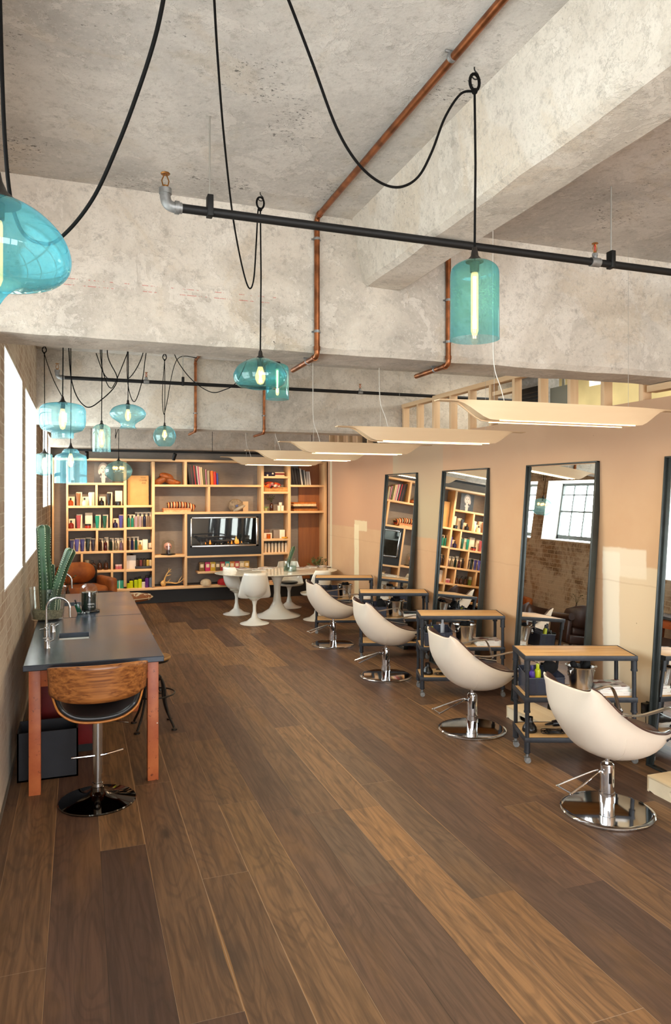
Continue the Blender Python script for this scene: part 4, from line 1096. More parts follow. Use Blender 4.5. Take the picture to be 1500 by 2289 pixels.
# row by row: (px, kind, colour hex, colour word, carton width, carton height)
rows = [
 ('r1', 'top left product cell', [(159, 'squat', '#a3481a', 'amber', 12, 18), (176, 'tube', '#8a5a33', 'bronze', 11, 27), (190, 'squat', '#e9d5b6', 'cream', 12, 18), (204, 'tube', '#efd9bb', 'pale cream', 11, 27)]),
 ('r1', 'top second product cell', [(228, 'squat', '#15161c', 'black', 12, 18), (244.6, 'tube', '#121317', 'black', 10, 27), (264.5, 'jar', '#141414', 'black', 14, 30)]),
 ('r2', 'wide second row cell', [(160, 'squat', '#7c1f17', 'red', 12, 19), (176.5, 'tube', '#a14b4e', 'rose', 11, 28), (197.5, 'jar', '#9c3626', 'brick red', 14, 31), (218.5, 'tube', '#14826a', 'teal', 10, 27), (235, 'tube', '#0f4a36', 'dark green', 10, 27)]),
 ('r2', 'narrow second row cell', [(258.6, 'squat', '#1d1b3f', 'navy', 12, 19), (271.5, 'tube', '#423f8e', 'violet', 10, 27)]),
 ('q2', 'upper tall column cell', [(288.5, 'can', '#1f7a66', 'teal', 7.5, 26), (296.8, 'can', '#24806c', 'sea green', 7.5, 26), (305.4, 'can', '#a08a96', 'lilac', 8, 30.5), (314.6, 'can', '#9a8a8e', 'mauve', 8, 30.5), (324, 'can', '#1e2036', 'navy', 8, 30.5), (333.3, 'can', '#6d5a4a', 'brown', 8, 30.5)]),
 ('r3', 'third row left cell', [(161, 'tube', '#2b2a55', 'navy', 10, 24), (172.7, 'tube', '#4d4a95', 'violet', 10, 26), (185, 'tube', '#37336f', 'indigo', 10, 26), (197.3, 'tube', '#16201c', 'black green', 10, 27), (209, 'tube', '#291c2c', 'plum black', 9, 25)]),
 ('r3', 'third row second cell', [(225.5, 'can', '#2b1a10', 'brown', 8, 25), (237, 'bottle', '#3f0f12', 'dark red', 8, 27), (249, 'can', '#11231b', 'dark green', 8, 25), (261, 'bottle', '#6c6350', 'smoky', 9, 25), (272, 'bottle', '#5e4a5a', 'patterned grey', 8, 25)]),
 ('q3', 'middle tall column cell', [(287.3, 'can', '#3a2413', 'dark brown', 7.5, 27), (296.5, 'can', '#20204a', 'navy', 7.5, 27), (305.3, 'can', '#12463c', 'green', 7.5, 27), (314.3, 'squat', '#a3781e', 'black topped yellow', 7.5, 19), (324.7, 'box', '#efe8d8', 'plain white', 10, 21), (336, 'jar', '#9c8f7c', 'grey', 9, 13)]),
]
for key, cell, L in rows:
    for k, (px, kind, col, word, cw, chh) in enumerate(L):
        who = '%s from left, %s' % (ordn(k), cell)
        if kind == 'box':
            carton(px, key, cw, chh, 'plain white carton, '+who, .12, '#efe8d8'); continue
        carton(px+1, key, cw, chh, 'cream carton behind the %s product, %s' % (word, who))
        dx = -1.0
        if kind == 'tube': tube_(px+dx, key, cw*.88, chh*.93, col, '%s tube, %s' % (word, who))
        elif kind == 'squat': bottle(px+dx, key, cw*.85, chh*.86, col, '%s squat bottle, %s' % (word, who))
        elif kind == 'can': bottle(px+dx, key, cw*.78, chh*.93, col, '%s spray can, %s' % (word, who), 'can', name='spray_can', cat='can')
        elif kind == 'jar': bottle(px+dx, key, cw*.86, chh*.28, col, '%s jar, %s' % (word, who), 'jar', name='jar', cat='jar', cap='#1a1715')
        else: bottle(px+dx, key, cw*.8, chh*.9, col, '%s slim bottle, %s' % (word, who), 'pump')
# fourth row
bottle(194.5, 'r4', 9, 21, '#5d6b32', 'green labelled tall jar, left of the three brown pump bottles', 'jar', name='jar', cat='jar', cap='#8d8672')
for k, px in enumerate((208.5, 223, 237)):
    bottle(px, 'r4', 8.5, 20, '#3f2314', 'brown pump bottle, %s of the three on the fourth product row' % ('leftmost', 'middle', 'rightmost')[k], 'pump')
for k, px in enumerate((261.6, 268.8)):
    bottle(px, 'r4', 7, 10, '#b86f7c', 'small pink jar, %s of two in the fourth product row' % ('left', 'right')[k], 'jar', name='jar', cat='jar', cap='#d9bfc0')
carton(293, 'q4', 19, 28, 'large plain white carton beside the five small bottles', .10, '#e2ded8')
g = G().lathe([(0, 0), (.04, 0), (.045, .01), (.02, .025), (0, .03)], n=14); solo('small_dish', g, m_blackgloss, 'tiny dark dish on top of the large white carton', 'dish', item_at(294, 'q4', .14)+Vector((0, 0, pxm(28))))
g = G().box(-.16, .16, -.02, .07, 0, .05, .004); zt_ = .05
solo('display_tray', g, M('dark_tray', '#24242a', .4), 'dark display tray under the five small bottles', 'tray', item_at(321.5, 'q4', .08))
for k, (px, c) in enumerate(((307.5, '#4a3a33'), (315, '#7a4444'), (322.7, '#5a4a35'), (330.3, '#c2a552'), (336.6, '#d6c79e'))):
    bottle(px, zl['q4']+.052, 6, 15.5, c, 'small bottle with black top, %s from left on the dark display tray' % ordn(k), 'can', dy=.10)
# fifth row
b = thing('gift_box', 'teal gift boxes with pale ribbon, in the bottom product row', 'box', item_at(267, 'bot', .10), 0, None)
part(b, 'carton', G().box(-.08, .08, 0, .09, 0, .155, .002), M('teal_card', '#1c9c86', .4)); part(b, 'ribbon', G().box(-.008, .008, -.003, .093, 0, .158), M('pale_ribbon', '#cfe3d4', .5))
for k, (px, c, h, wd) in enumerate(((287, '#b9cf22', 13, 'lime'), (293.5, '#c5d51f', 19, 'lime'), (303.8, '#b4cc22', 21, 'lime'), (312.8, '#c9dc22', 23, 'lime'), (320.6, '#d8d2cc', 15, 'white'), (328.3, '#5b2f7d', 25, 'purple'), (337.5, '#66798e', 26, 'blue grey'))):
    bottle(px, 'bot', 8, h, c, '%s bottle with black top, %s from left in the bottom right cell of products' % (wd, ordn(k)), 'can')
# poster, kraft board
t = NT('portrait_print'); v = t.obj(); s3 = t.n('ShaderNodeSeparateXYZ', _0=v); px_, pz_ = s3.outputs[0], s3.outputs[2]
def ell(cx, cz, rx, rz, soft=.25):
    a = t.math('DIVIDE', t.math('SUBTRACT', px_, cx), rx); b2 = t.math('DIVIDE', t.math('SUBTRACT', pz_, cz), rz)
    return t.step(t.math('ADD', t.math('MULTIPLY', a, a), t.math('MULTIPLY', b2, b2)), 1+soft, 1-soft)
c = t.ramp(t.noise(v, 9, 4), [(.3, '#1b2025'), (.7, '#343c42')])
c = t.mix(ell(0, .27, .085, .11), c, '#8f8880'); c = t.mix(ell(0, .255, .062, .085), c, '#d8c9bd')
c = t.mix(ell(0, .08, .035, .12), c, '#cfc0b4'); c = t.mix(ell(-.07, .21, .022, .05), c, '#c3b4a8')
for q in (-.026, .026): c = t.mix(ell(q, .275, .013, .007), c, '#332a26')
c = t.mix(ell(0, .205, .018, .007), c, '#5a2a28'); c = t.mix(ell(.004, .24, .006, .018), c, '#a8988c')
t.set(Base_Color=c, Roughness=.35)
po = thing('portrait_poster', 'dark portrait print of a pale face propped in the top left cell', 'poster', item_at(231, 'r0', .16))
po.rotation_euler = (-.05, 0, 0)
part(po, 'print', G().box(-.165, .165, 0, .012, 0, .39), t.m)
def text(parent, s, size, loc, mat, rot=(PI/2, 0, 0), name='lettering', align='CENTER'):
    cu = bpy.data.curves.new(name, 'FONT'); cu.body = s; cu.size = size; cu.extrude = .0006; cu.align_x = align; cu.resolution_u = 2
    tmp = bpy.data.objects.new(name, cu); COL.objects.link(tmp); dg = bpy.context.evaluated_depsgraph_get()
    me = bpy.data.meshes.new_from_object(tmp.evaluated_get(dg)); bpy.data.objects.remove(tmp)
    me.materials.clear(); me.materials.append(mat)
    o = bpy.data.objects.new(name, me); COL.objects.link(o); o.parent = parent; o.location = loc; o.rotation_euler = rot; return o
text(po, 'ET  SE', .045, (0, -.002, .10), M('white_ink', '#efece6', .5))
kb = thing('kraft_folder', 'large kraft board folder standing in the cell beside the portrait print', 'folder', item_at(309.5, 'q1', .12)); kb.rotation_euler = (-.03, 0, 0)
part(kb, 'cover', G().box(-.19, .19, 0, .035, 0, .565, .003), M('kraft_board', '#c79c63', .7, var=.05)); part(kb, 'spine', G().box(-.2, -.18, -.001, .036, 0, .565), M('kraft_spine', '#a98150', .7))
text(kb, 'COFFEE', .04, (.09, -.002, .46), M('brown_ink', '#6b4a26', .6)); text(kb, 'AGE', .04, (.10, -.002, .41), M('brown_ink', '#6b4a26', .6)); text(kb, 'THE NEW', .022, (.09, -.002, .515), M('brown_ink', '#6b4a26', .6))

# books
def book(px, key, w, h, col, lean, label, dy=.08, grp='books leaning on the top shelf', depth=.22):
    W2 = pxm(w)/2; Hh = pxm(h)
    th = thing('book', label, 'book', item_at(px, key, dy), 0, grp); th.rotation_euler = (0, -lean, 0)
    part(th, 'cover', G().box(-W2, W2, 0, depth, 0, Hh, .0015), M('bk_'+col, col, .5))
    part(th, 'pages', G().box(-W2*.7, W2*.7, .004, depth-.003, Hh-.001, Hh+.0008), m_paper)
    return th
bl = [(425.5, 3, 43, '#141213', .12, 'black'), (428.3, 3, 42.5, '#2a2527', .12, 'charcoal'), (431, 1.6, 42, '#6b3b45', .12, 'dull pink'), (433, 2.4, 41.5, '#171516', .12, 'black'), (435.3, 2.4, 41, '#121112', .11, 'black'), (437.6, 2.6, 40.5, '#b0222b', .11, 'red'),
      (440.6, 3.4, 40, '#191718', .10, 'black'), (443.6, 2, 39.5, '#d9d3cc', .10, 'white'), (446, 2.4, 39, '#c0567d', .09, 'pink'), (448.7, 2.8, 38, '#cdbfae', .08, 'pale grey'), (452.5, 3.6, 37, '#dcc49a', .08, 'cream'), (457, 4.4, 33, '#5c5a2c', .05, 'olive'),
      (461.4, 2.6, 32.5, '#b87a8c', .05, 'pale pink'), (466.3, 5, 30, '#a59b7c', .02, 'patterned beige'), (474.5, 5.4, 29.5, '#e2711a', .04, 'orange'), (480.8, 5.4, 28, '#bd1d20', .03, 'red'), (486.6, 3.2, 25, '#25439a', .04, 'blue')]
for k, (px, w, h, col, ln, wd) in enumerate(bl):
    book(px, 'b0', w, h, col, ln, '%s spined book, number %d from the left of the long book row' % (wd, k+1))
bl = [(653, 5, 38, '#1b1819', .10), (659, 5.5, 38, '#141213', .13), (665, 5.5, 37.5, '#211d1d', .14), (670.6, 4.4, 37, '#1a1717', .14), (676, 2.6, 37, '#d8d2c8', .14), (679.8, 3.4, 34, '#3a3b3a', .13), (683.6, 2.6, 33, '#b9b6ae', .12), (688.5, 5.2, 30, '#a9a39c', .06), (694, 2.6, 30, '#e6e0d6', .11)]
for k, (px, w, h, col, ln) in enumerate(bl):
    wd = ('black', 'black', 'dark brown', 'black', 'white', 'dark grey', 'pale grey', 'red marked grey', 'white')[k]
    bo = book(px, 'd0', w, h, col, ln, '%s spined book, number %d from the left of the top right book row' % (wd, k+1), grp='books in the top right cell')
# leather gloves, striped blanket, hat, flag blanket, cushion
m_tan = M('tan_leather', '#84491f', .5, var=.3, vscale=12, bump=.3, bscale=60)
def blob(rad, seed, n=20, m=12, amp=.15):
    g = G(); rnd = random.Random(seed); ph = [rnd.uniform(0, 6) for _ in range(6)]
    rings = []
    for i in range(m+1):
        a = PI*i/m; ring = []
        for j in range(n):
            b = 2*PI*j/n; k = 1+amp*(math.sin(2*b+ph[0])*math.sin(a)+.6*math.sin(3*a+ph[1])*math.cos(b+ph[2])+.4*math.sin(5*b+ph[3])*math.sin(a))
            ring.append((rad[0]*k*math.sin(a)*math.cos(b)+1e-5*j, rad[1]*k*math.sin(a)*math.sin(b), -rad[2]*k*math.cos(a)))
        rings.append(ring)
    return g.skin(rings, True)
gl_ = thing('leather_gloves', 'old tan leather boxing gloves lying in the cell left of the books', 'gloves', item_at(374, 'b0', .14))
for k, (x, z, rx, rz_, a) in enumerate(((-.01, .15, .12, .07, .35), (-.12, .08, .13, .065, -.5), (.06, .07, .14, .065, .3), (.17, .045, .10, .045, .15))):
    g = blob((rx, .08, rz_), k+3); g.xf(Tr(x, .01*k, z) @ Ry(a)); part(gl_, ('glove_fist', 'glove_cuff', 'glove_fist', 'glove_cuff')[k], g, m_tan)
t = NT('striped_wool'); v = t.obj(); x_ = t.n('ShaderNodeSeparateXYZ', _0=v).outputs[0]
f = t.math('FRACT', t.math('MULTIPLY', t.math('ADD', x_, 1.0), 6.3))
c = t.ramp(f, [(0, '#2e2a24'), (.12, '#d9c49a'), (.24, '#2e2a24'), (.36, '#c2602a'), (.50, '#e0cfa6'), (.62, '#6b2a20'), (.76, '#c99a58'), (.90, '#8a2219')]); t.t.nodes[-1]
for nd in t.t.nodes:
    if nd.type == 'VALTORGB': nd.color_ramp.interpolation = 'CONSTANT'
t.set(Base_Color=c, Roughness=.9); m_stripe = t.m
bk = thing('rolled_blanket', 'rolled striped wool blanket lying on a folded one in the middle shelf', 'blanket', item_at(403, 'b1', .14)+Vector((0, 0, .12)))
g = G(); g.tube(spline([(-.24, 0, 0), (-.1, 0, .015), (.08, 0, .01), (.2, 0, -.02), (.27, 0, -.05)], 5), .075, 18, flat=(.10, .065)); part(bk, 'roll', g, m_stripe)
part(bk, 'dark_end', G().tube([(-.243, 0, -.0), (-.235, 0, 0)], .05, 14), M('black_wool', '#181512', .9))
def folded(name, label, px, key, w, d, layers, cols, cat, zoff=0, grp=None, dy=.06):
    th = thing(name, label, cat, item_at(px, key, dy)+Vector((0, 0, zoff)), 0, grp); z = 0
    for k, (hh, col) in enumerate(zip(layers, cols)):
        rr = hh/2; g = G(); pl = [(-w/2+rr*math.cos(a)*.9, z+rr+rr*math.sin(a)) for a in [PI/2+PI*q/8 for q in range(9)]]+[(w/2+rr*.6*math.cos(a), z+rr+rr*math.sin(a)) for a in [-PI/2+PI*q/8 for q in range(9)]]
        g.prism(pl, 0, d, 'y'); part(th, 'fold', g, M('fab_'+col, col, .9, var=.2, vscale=20, bump=.2, bscale=120)); z += hh
    return th
folded('folded_blanket', 'folded peach coloured blanket under the rolled striped one', 397, 'b1', .50, .26, (.035, .04), ('#e0b184', '#d98f63'), 'blanket')
folded('folded_blanket', 'folded sandy blanket stack under the orange cushion', 617, 'c1', .46, .25, (.03, .03, .03), ('#b98a4e', '#c0925a', '#b3824a'), 'blanket')
folded('folded_blanket', 'folded brown patterned blankets in the right hand shelf cell', 684, 'd1', .48, .25, (.045, .03), ('#a0642a', '#4a2c17'), 'blanket', 0)
folded('folded_blanket', 'folded rust and cream blanket on top of the brown ones, right hand cell', 682, 'd1', .46, .25, (.05, .035), ('#dcc096', '#b5651f'), 'blanket', .095)
fb = thing('flag_blanket', 'folded navy blanket with white stars and red stripes', 'blanket', item_at(613, 'c0', .06))
part(fb, 'star_field', G().box(-.21, .02, 0, .25, 0, .085, .02), M('navy_wool', '#1d1b33', .9))
for k, (z, h, c) in enumerate(((0, .03, '#d9c3a0'), (.03, .03, '#7c1f22'), (.06, .025, '#d9c3a0'))): part(fb, 'stripe_fold', G().box(.02, .22, 0, .25, z, z+h, .008), M('fab_'+c, c, .9))
for (x, z, r) in ((-.14, .02, .028), (-.03, .055, .028)):
    poly = [(x+(r if q % 2 == 0 else r*.42)*math.sin(q*PI/5), z+(r if q % 2 == 0 else r*.42)*math.cos(q*PI/5)) for q in range(10)]
    part(fb, 'star', G().prism(poly, -.003, 0, 'y'), M('star_white', '#e9dcc2', .8))
t = NT('orange_paisley'); v = t.obj(); vo = t.n('ShaderNodeTexVoronoi', _0=v); vo.inputs['Scale'].default_value = 22
f = t.n('ShaderNodeSeparateColor', _0=vo.outputs['Color']).outputs[0]
t.set(Base_Color=t.ramp(f, [(0, '#c8471b'), (.3, '#e2712a'), (.5, '#2a1712'), (.62, '#d13a22'), (.8, '#8f4a5c'), (.95, '#e9dcc0')]), Roughness=.8)
g = blob((.20, .11, .075), 9, amp=.08); g.xf(Tr(-.02, .12, .125)); solo('patterned_cushion', g, t.m, 'orange and red patterned cushion on the sandy blankets', 'cushion', item_at(611, 'c1', .0))
ht = thing('straw_hat', 'grey and blue trucker hat leaning up in the shelf above the fireplace', 'hat', item_at(527, 'b1', .12)); ht.rotation_euler = (.0, 0, 0)
g = G().ball((0, 0, .12), .155, sz=.85, sy=.6, n=22); part(ht, 'crown', g, M('hat_mesh', '#8a7a64', .8, var=.3, vscale=25, bump=.4, bscale=90))
g = blob((.13, .05, .035), 4, amp=.06); g.xf(Tr(.05, -.08, .06) @ Ry(-.5)); part(ht, 'brim', g, M('hat_brim', '#a59a88', .7, var=.25))
part(ht, 'badge', G().box(.01, .06, -.115, -.108, .09, .13, .002, Ry(-.3)), M('hat_badge', '#4d5c8c', .6))
solo('white_card', G().box(-.055, .055, 0, .006, 0, .20), M('pale_card', '#cdb692', .7), 'pale card propped behind the hat', 'card', item_at(549, 'b1', .24))
# narrow block: plant in brown bottle, succulent, white pots
vz = thing('bottle_vase', 'brown bottle vase with a green sprig in the narrow shelf column', 'vase', item_at(607, 'c2', .10))
part(vz, 'bottle', G().lathe([(0, 0), (.036, 0), (.04, .01), (.04, .10), (.034, .13), (.014, .155), (.014, .175), (0, .175)], n=18), M('gl_#3d1f10', '#3d1f10', .12))
g = G(); rnd = random.Random(5)
for q in range(9):
    a = q*.7; e = Vector((math.cos(a)*.09-.03, math.sin(a)*.05, .24+.07*rnd.random())); s0 = Vector((0, 0, .17))
    g.tube([s0, (s0+e)/2+Vector((0, 0, .02)), e], .002, 5)
    for w_ in range(3):
        c = s0.lerp(e, .55+.2*w_); d = Vector((rnd.uniform(-1, 1), rnd.uniform(-.6, .6), rnd.uniform(-.2, .8))).normalized()*.035; n_ = d.orthogonal().normalized()*.009
        g.skin([[c, c+d*.5+n_, c+d, c+d*.5-n_]], True, True)
part(vz, 'sprig', g, M('dark_leaf', '#36401c', .6, var=.3))
g = G()
for q in range(14):
    a = q*2.4; r_ = .012+.0022*q; c = Vector((r_*math.cos(a), r_*math.sin(a), .06)); e = c+Vector((math.cos(a)*.02, math.sin(a)*.02, .03)); g.tube([c, (c+e)/2, e], [.006, .007, .001], 6)
suc = thing('succulent', 'tiny pale green succulent beside the brown bottle vase', 'plant', item_at(594.5, 'c2', .08)); part(suc, 'leaves', g, M('succulent_green', '#7d9a63', .6)); part(suc, 'pot', G().lathe([(0, 0), (.028, 0), (.034, .06), (0, .06)], n=16), M('glass_green_pot', '#a7a871', .3))
for k, (px, zo) in enumerate(((623.7, 0), (631, 0), (626.8, .108))):
    bottle(px, zl['c2']+zo, 7.2, 11.5 if not zo else 7, '#efe6d2', 'small white canister, %s of the little pyramid' % ('left', 'right', 'top')[k], 'jar', name='canister', cat='canister', cap='#efe6d2')
# narrow block lower: cartons, candle
carton(599, 'c3', 18, 12, 'low white carton behind the amber candle jar', .12, '#f2e4cc')
bottle(600.5, 'c3', 8.5, 10.5, '#c05a12', 'amber candle jar before the low white carton', 'jar', name='candle_jar', cat='candle', cap='#b5531a', dy=.07)
carton(597, 'c3', 12, 19, 'reddish brown patterned box at the back of the narrow shelf column', .23, '#6b4a3e')
carton(618, 'c3', 13, 18, 'silver foil patterned box in the middle of the narrow column', .12, '#8f8377')
b = carton(631, 'c3', 12, 18.5, 'white box with small lettering at the right of the narrow column', .12, '#f4ead6'); 
bottle(636, 'c3', 12, 3.6, '#e0a02c', 'flat yellow tin in front of the white lettered box', 'jar', name='tin', cat='tin', cap='#e8b040', dy=.04)
for k in range(7):
    bottle(593.7+7.6*k, 'c4', 6.0, 25, '#dccdb4', 'beige bottle, %s from left in the row of tall slim ones' % ordn(k), 'can', cap='#4b4a36')
cs_ = []
for k, (px, col, wd) in enumerate(((598, '#e7dcc6', 'white'), (608, '#1c1715', 'black'), (620, '#e3d8c4', 'white'))):
    g = blob((.045, .045, .04), 20+k, amp=.25); g.xf(Tr(0, 0, .045)); solo('flower_cluster', g, M('petal_'+col, col, .8), '%s fabric flower, %s from left behind the dining table' % (wd, ordn(k)), 'flower', item_at(px, zl['bot'] if False else sZ(610, 1277), .1))
part(sh, 'shelf', G().box(sX(590)-OX, sX(644)-OX, 0, YBK-YF, sZ(610, 1277)-.04, sZ(610, 1277), .0015), m_pine)
for k, px in enumerate((594, 605)):
    bottle(px, 'bot', 9, 4.5, '#c9a07a', 'round metal tin, %s of two on the bottom shelf behind the dining table' % ('left', 'right')[k], 'jar', name='tin', cat='tin', cap='#d8b89a')
# fireplace
XA, XB = sX(418.5), sX(584); ZA, ZB_ = zl['b2r'], zl['b1']-.042
fp = thing('gas_fireplace', 'black framed glass fronted fireplace with small flames, set in the shelving', 'fireplace', ((XA+XB)/2, YF, ZA)); hw = (XB-XA)/2; hh = ZB_-ZA
m_fb = M('matt_black_steel', '#1d1e1f', .45, .3)
gx0, gx1, gz0, gz1 = -hw+.06, hw-.06, .16, hh-.06
g = G(); g.box(-hw, hw, -.006, .02, 0, gz0); g.box(-hw, hw, -.006, .02, gz1, hh); g.box(-hw, gx0, -.006, .02, gz0, gz1); g.box(gx1, hw, -.006, .02, gz0, gz1); part(fp, 'surround', g, m_fb)
g = G()
for b_ in ((gx0, gx1, gz0, gz0+.035), (gx0, gx1, gz1-.028, gz1), (gx0, gx0+.03, gz0, gz1), (gx1-.05, gx1, gz0, gz1)): g.box(b_[0], b_[1], -.018, -.004, b_[2], b_[3], .002)
part(fp, 'glass_frame', g, m_brushed, 'brushed steel frame')
g = G(); g.box(gx0, gx1, .30, .31, gz0, gz1); g.box(gx0, gx1, .02, .3, gz0, gz0+.01); g.box(gx0, gx1, .02, .3, gz1-.01, gz1); g.box(gx0, gx0+.01, .02, .3, gz0, gz1); g.box(gx1-.01, gx1, .02, .3, gz0, gz1); part(fp, 'firebox', g, m_blackgloss)
t = NT('fire_glass'); tr = t.n('ShaderNodeBsdfTransparent'); tr.inputs[0].default_value = (.8, .8, .8, 1); gl = t.n('ShaderNodeBsdfGlossy'); gl.inputs['Roughness'].default_value = .02; gl.inputs[0].default_value = (.8, .85, .8, 1)
mx = t.n('ShaderNodeMixShader', _0=t.schlick(.8, .06), _1=tr.outputs[0], _2=gl.outputs[0]); t.t.links.new(mx.outputs[0], t.out.inputs[0])
part(fp, 'glass_pane', G().box(gx0+.03, gx1-.05, -.010, -.007, gz0+.03, gz1-.025), t.m)
g = G(); rnd = random.Random(8)
for q in range(16):
    c = (gx0+.25+q*.055+rnd.uniform(-.02, .02), .12+rnd.uniform(-.05, .05), gz0+.035+rnd.uniform(0, .015)); g.ball(c, rnd.uniform(.018, .035), n=10, m=6)
part(fp, 'pebble_bed', g, M('glass_pebbles', '#6d6a62', .1, .5))
t = NT('flame'); z = t.n('ShaderNodeSeparateXYZ', _0=t.obj()).outputs[2]
em = t.n('ShaderNodeEmission', _0=t.ramp(t.step(z, gz0+.04, gz0+.18), [(0, '#ff8a2a'), (1, '#ffb45a')])); em.inputs[1].default_value = 2.6; t.t.links.new(em.outputs[0], t.out.inputs[0])
for x, s in ((-.27, .09), (-.36, .05), (.16, .07), (.25, .16), (.29, .10), (.36, .06), (.09, .05)):
    part(fp, 'flame', G().lathe([(s*.12, 0), (s*.22, s*.22), (s*.16, s*.5), (s*.06, s*.8), (.0005, s)], (x, .12, gz0+.045), 10), t.m)
for s in (gx0+.012, gx1-.028):
    for zz in (gz0+.09, gz0+.2): part(fp, 'latch', G().cyl((s, -.022, zz), .008, -.012, .012, 10), m_chrome)
# coloured boxes, caps, antlers, domed figurine
for k, (px, c, wd) in enumerate(((451.5, '#7a5a2c', 'ochre patterned'), (464.5, '#c22a62', 'magenta'), (476, '#c2a32a', 'mustard'), (487, '#5f503a', 'brown'), (498, '#a3262a', 'red'), (508.5, '#3fa59a', 'turquoise'), (519, '#cf7f2f', 'orange'), (530, '#b8474f', 'coral'), (541, '#c9b891', 'sand'), (552, '#c39b44', 'yellow'))):
    b = thing('tea_box', '%s tea box, %s' % (wd, (ordn(k) if k < 8 else ('ninth', 'tenth')[k-8])+' from left on the small ledge'), 'box', item_at(px, zled, .08), 0, 'tea boxes on the small ledge')
    w2 = pxm(10.6)/2; part(b, 'carton', G().box(-w2, w2, 0, .08, 0, pxm(19), .002), M('tea_'+c, c, .5, var=.25, vscale=40)); part(b, 'paper_label', G().box(-w2*.62, w2*.62, -.002, .001, pxm(8), pxm(15)), M('tea_label', '#e9d9b8', .6))
for (px, c, wd, extra) in ((460, '#c9b89a', 'beige', ''), (498, '#a3161a', 'red', '')):
    cp = thing('baseball_cap', '%s cap lying on the bottom shelf' % wd, 'cap', item_at(px, 'bot', .12), 0, 'caps on the bottom shelf')
    part(cp, 'crown', G().lathe([(.105, .01), (.108, .04), (.10, .075), (.07, .105), (.03, .118), (0, .12)], n=24, cap0=False), M('cap_'+c, c, .8, var=.15))
    part(cp, 'brim', G().lathe([(.02, .01), (.13, .006), (.135, .003), (.02, .004)], (0, -.045, 0), n=24, sx=.75), M('cap_'+c, c, .8))
an = thing('antlers', 'bleached deer antlers on a skull plate in the lower shelf cell', 'antlers', item_at(365, 'bot', .14))
m_bone = M('bone', '#c9a668', .6, var=.25, vscale=20)
g = blob((.055, .06, .06), 2, amp=.18); g.xf(Tr(0, 0, .06)); part(an, 'skull_plate', g, m_bone)
g = G()
g.tube(spline([(.01, 0, .08), (.04, 0, .18), (.09, 0, .27), (.15, .0, .33)], 5), [.018-.0009*k for k in range(16)], 8); g.tube([(.05, 0, .2), (.12, 0, .215), (.15, 0, .225)], [.010, .008, .002], 7); g.tube([(.09, 0, .27), (.16, 0, .285)], [.008, .002], 7); g.tube([(.10, 0, .28), (.11, 0, .36)], [.007, .002], 7)
part(an, 'antler', g, m_bone)
g = G()
g.tube(spline([(.02, .02, .07), (.12, .02, .07), (.26, .02, .05), (.36, .02, .10), (.42, .02, .19)], 5), [.018-.0007*k for k in range(21)], 8); g.tube([(.08, .02, .07), (.14, .02, .14)], [.010, .002], 7); g.tube([(.28, .02, .055), (.33, .02, .14), (.37, .02, .2)], [.009, .006, .002], 7)
part(an, 'antler', g, m_bone)
gd = thing('dome_figurine', 'small pink figurine under a glass dome in the shelf left of the fireplace', 'figurine', item_at(376, 'b2l', .13))
t = NT('clear_dome_glass'); tr = t.n('ShaderNodeBsdfTransparent'); tr.inputs[0].default_value = (.96, .98, .97, 1); gl = t.n('ShaderNodeBsdfGlossy'); gl.inputs['Roughness'].default_value = .02
mx = t.n('ShaderNodeMixShader', _0=t.schlick(.9, .09), _1=tr.outputs[0], _2=gl.outputs[0]); t.t.links.new(mx.outputs[0], t.out.inputs[0]); m_clear = t.m
part(gd, 'base', G().lathe([(0, 0), (.14, 0), (.142, .012), (.135, .02), (0, .02)], n=28), m_blackgloss)
part(gd, 'glass_dome', G().lathe([(.115, .02), (.117, .2), (.11, .25), (.08, .28), (.0, .285)], n=28, cap0=False), m_clear); part(gd, 'knob', G().ball((0, 0, .30), .018, n=12, m=8), m_clear)
g = blob((.075, .065, .075), 11, amp=.05); g.xf(Tr(-.01, 0, .16)); part(gd, 'head', g, M('pink_resin', '#cf9a8a', .4))
g = G().lathe([(0, .02), (.035, .022), (.04, .05), (.03, .09), (.015, .11)], n=14); part(gd, 'body', g, M('dark_resin', '#3a2c2e', .4)); g = G(); [g.ball((s*.03-.005, -.062, .165), .018, sz=.8, n=10, m=6) for s in (-1, 1)]; part(gd, 'goggles', g, M('mauve_resin', '#7c4a56', .3))
# plant behind the dining table
pl_ = thing('potted_plant', 'low leafy green plant on the floor at the right end of the shelving', 'plant', (sX(697), 13.75, 0))
part(pl_, 'pot', G().lathe([(0, 0), (.13, 0), (.17, .5), (.15, .5), (0, .45)], n=24), M('dark_pot', '#2a2723', .6))
g = G(); rnd = random.Random(12)
for q in range(30):
    a = rnd.uniform(0, 2*PI); e = Vector((math.cos(a)*rnd.uniform(.05, .22), math.sin(a)*rnd.uniform(.05, .2), rnd.uniform(.62, .84))); s0 = Vector((0, 0, .46)); g.tube([s0, (s0+e)/2+Vector((0, 0, .05)), e], .003, 5)
    for w_ in range(5):
        d = Vector((rnd.uniform(-1, 1), rnd.uniform(-1, 1), rnd.uniform(-.1, .7))).normalized()*.05; n_ = d.orthogonal().normalized()*.014; c = e-Vector((0, 0, .015*w_)); g.skin([[c, c+d*.5+n_, c+d, c+d*.5-n_]], True, True)
part(pl_, 'foliage', g, M('plant_green', '#4e5a2a', .6, var=.4, vscale=9))

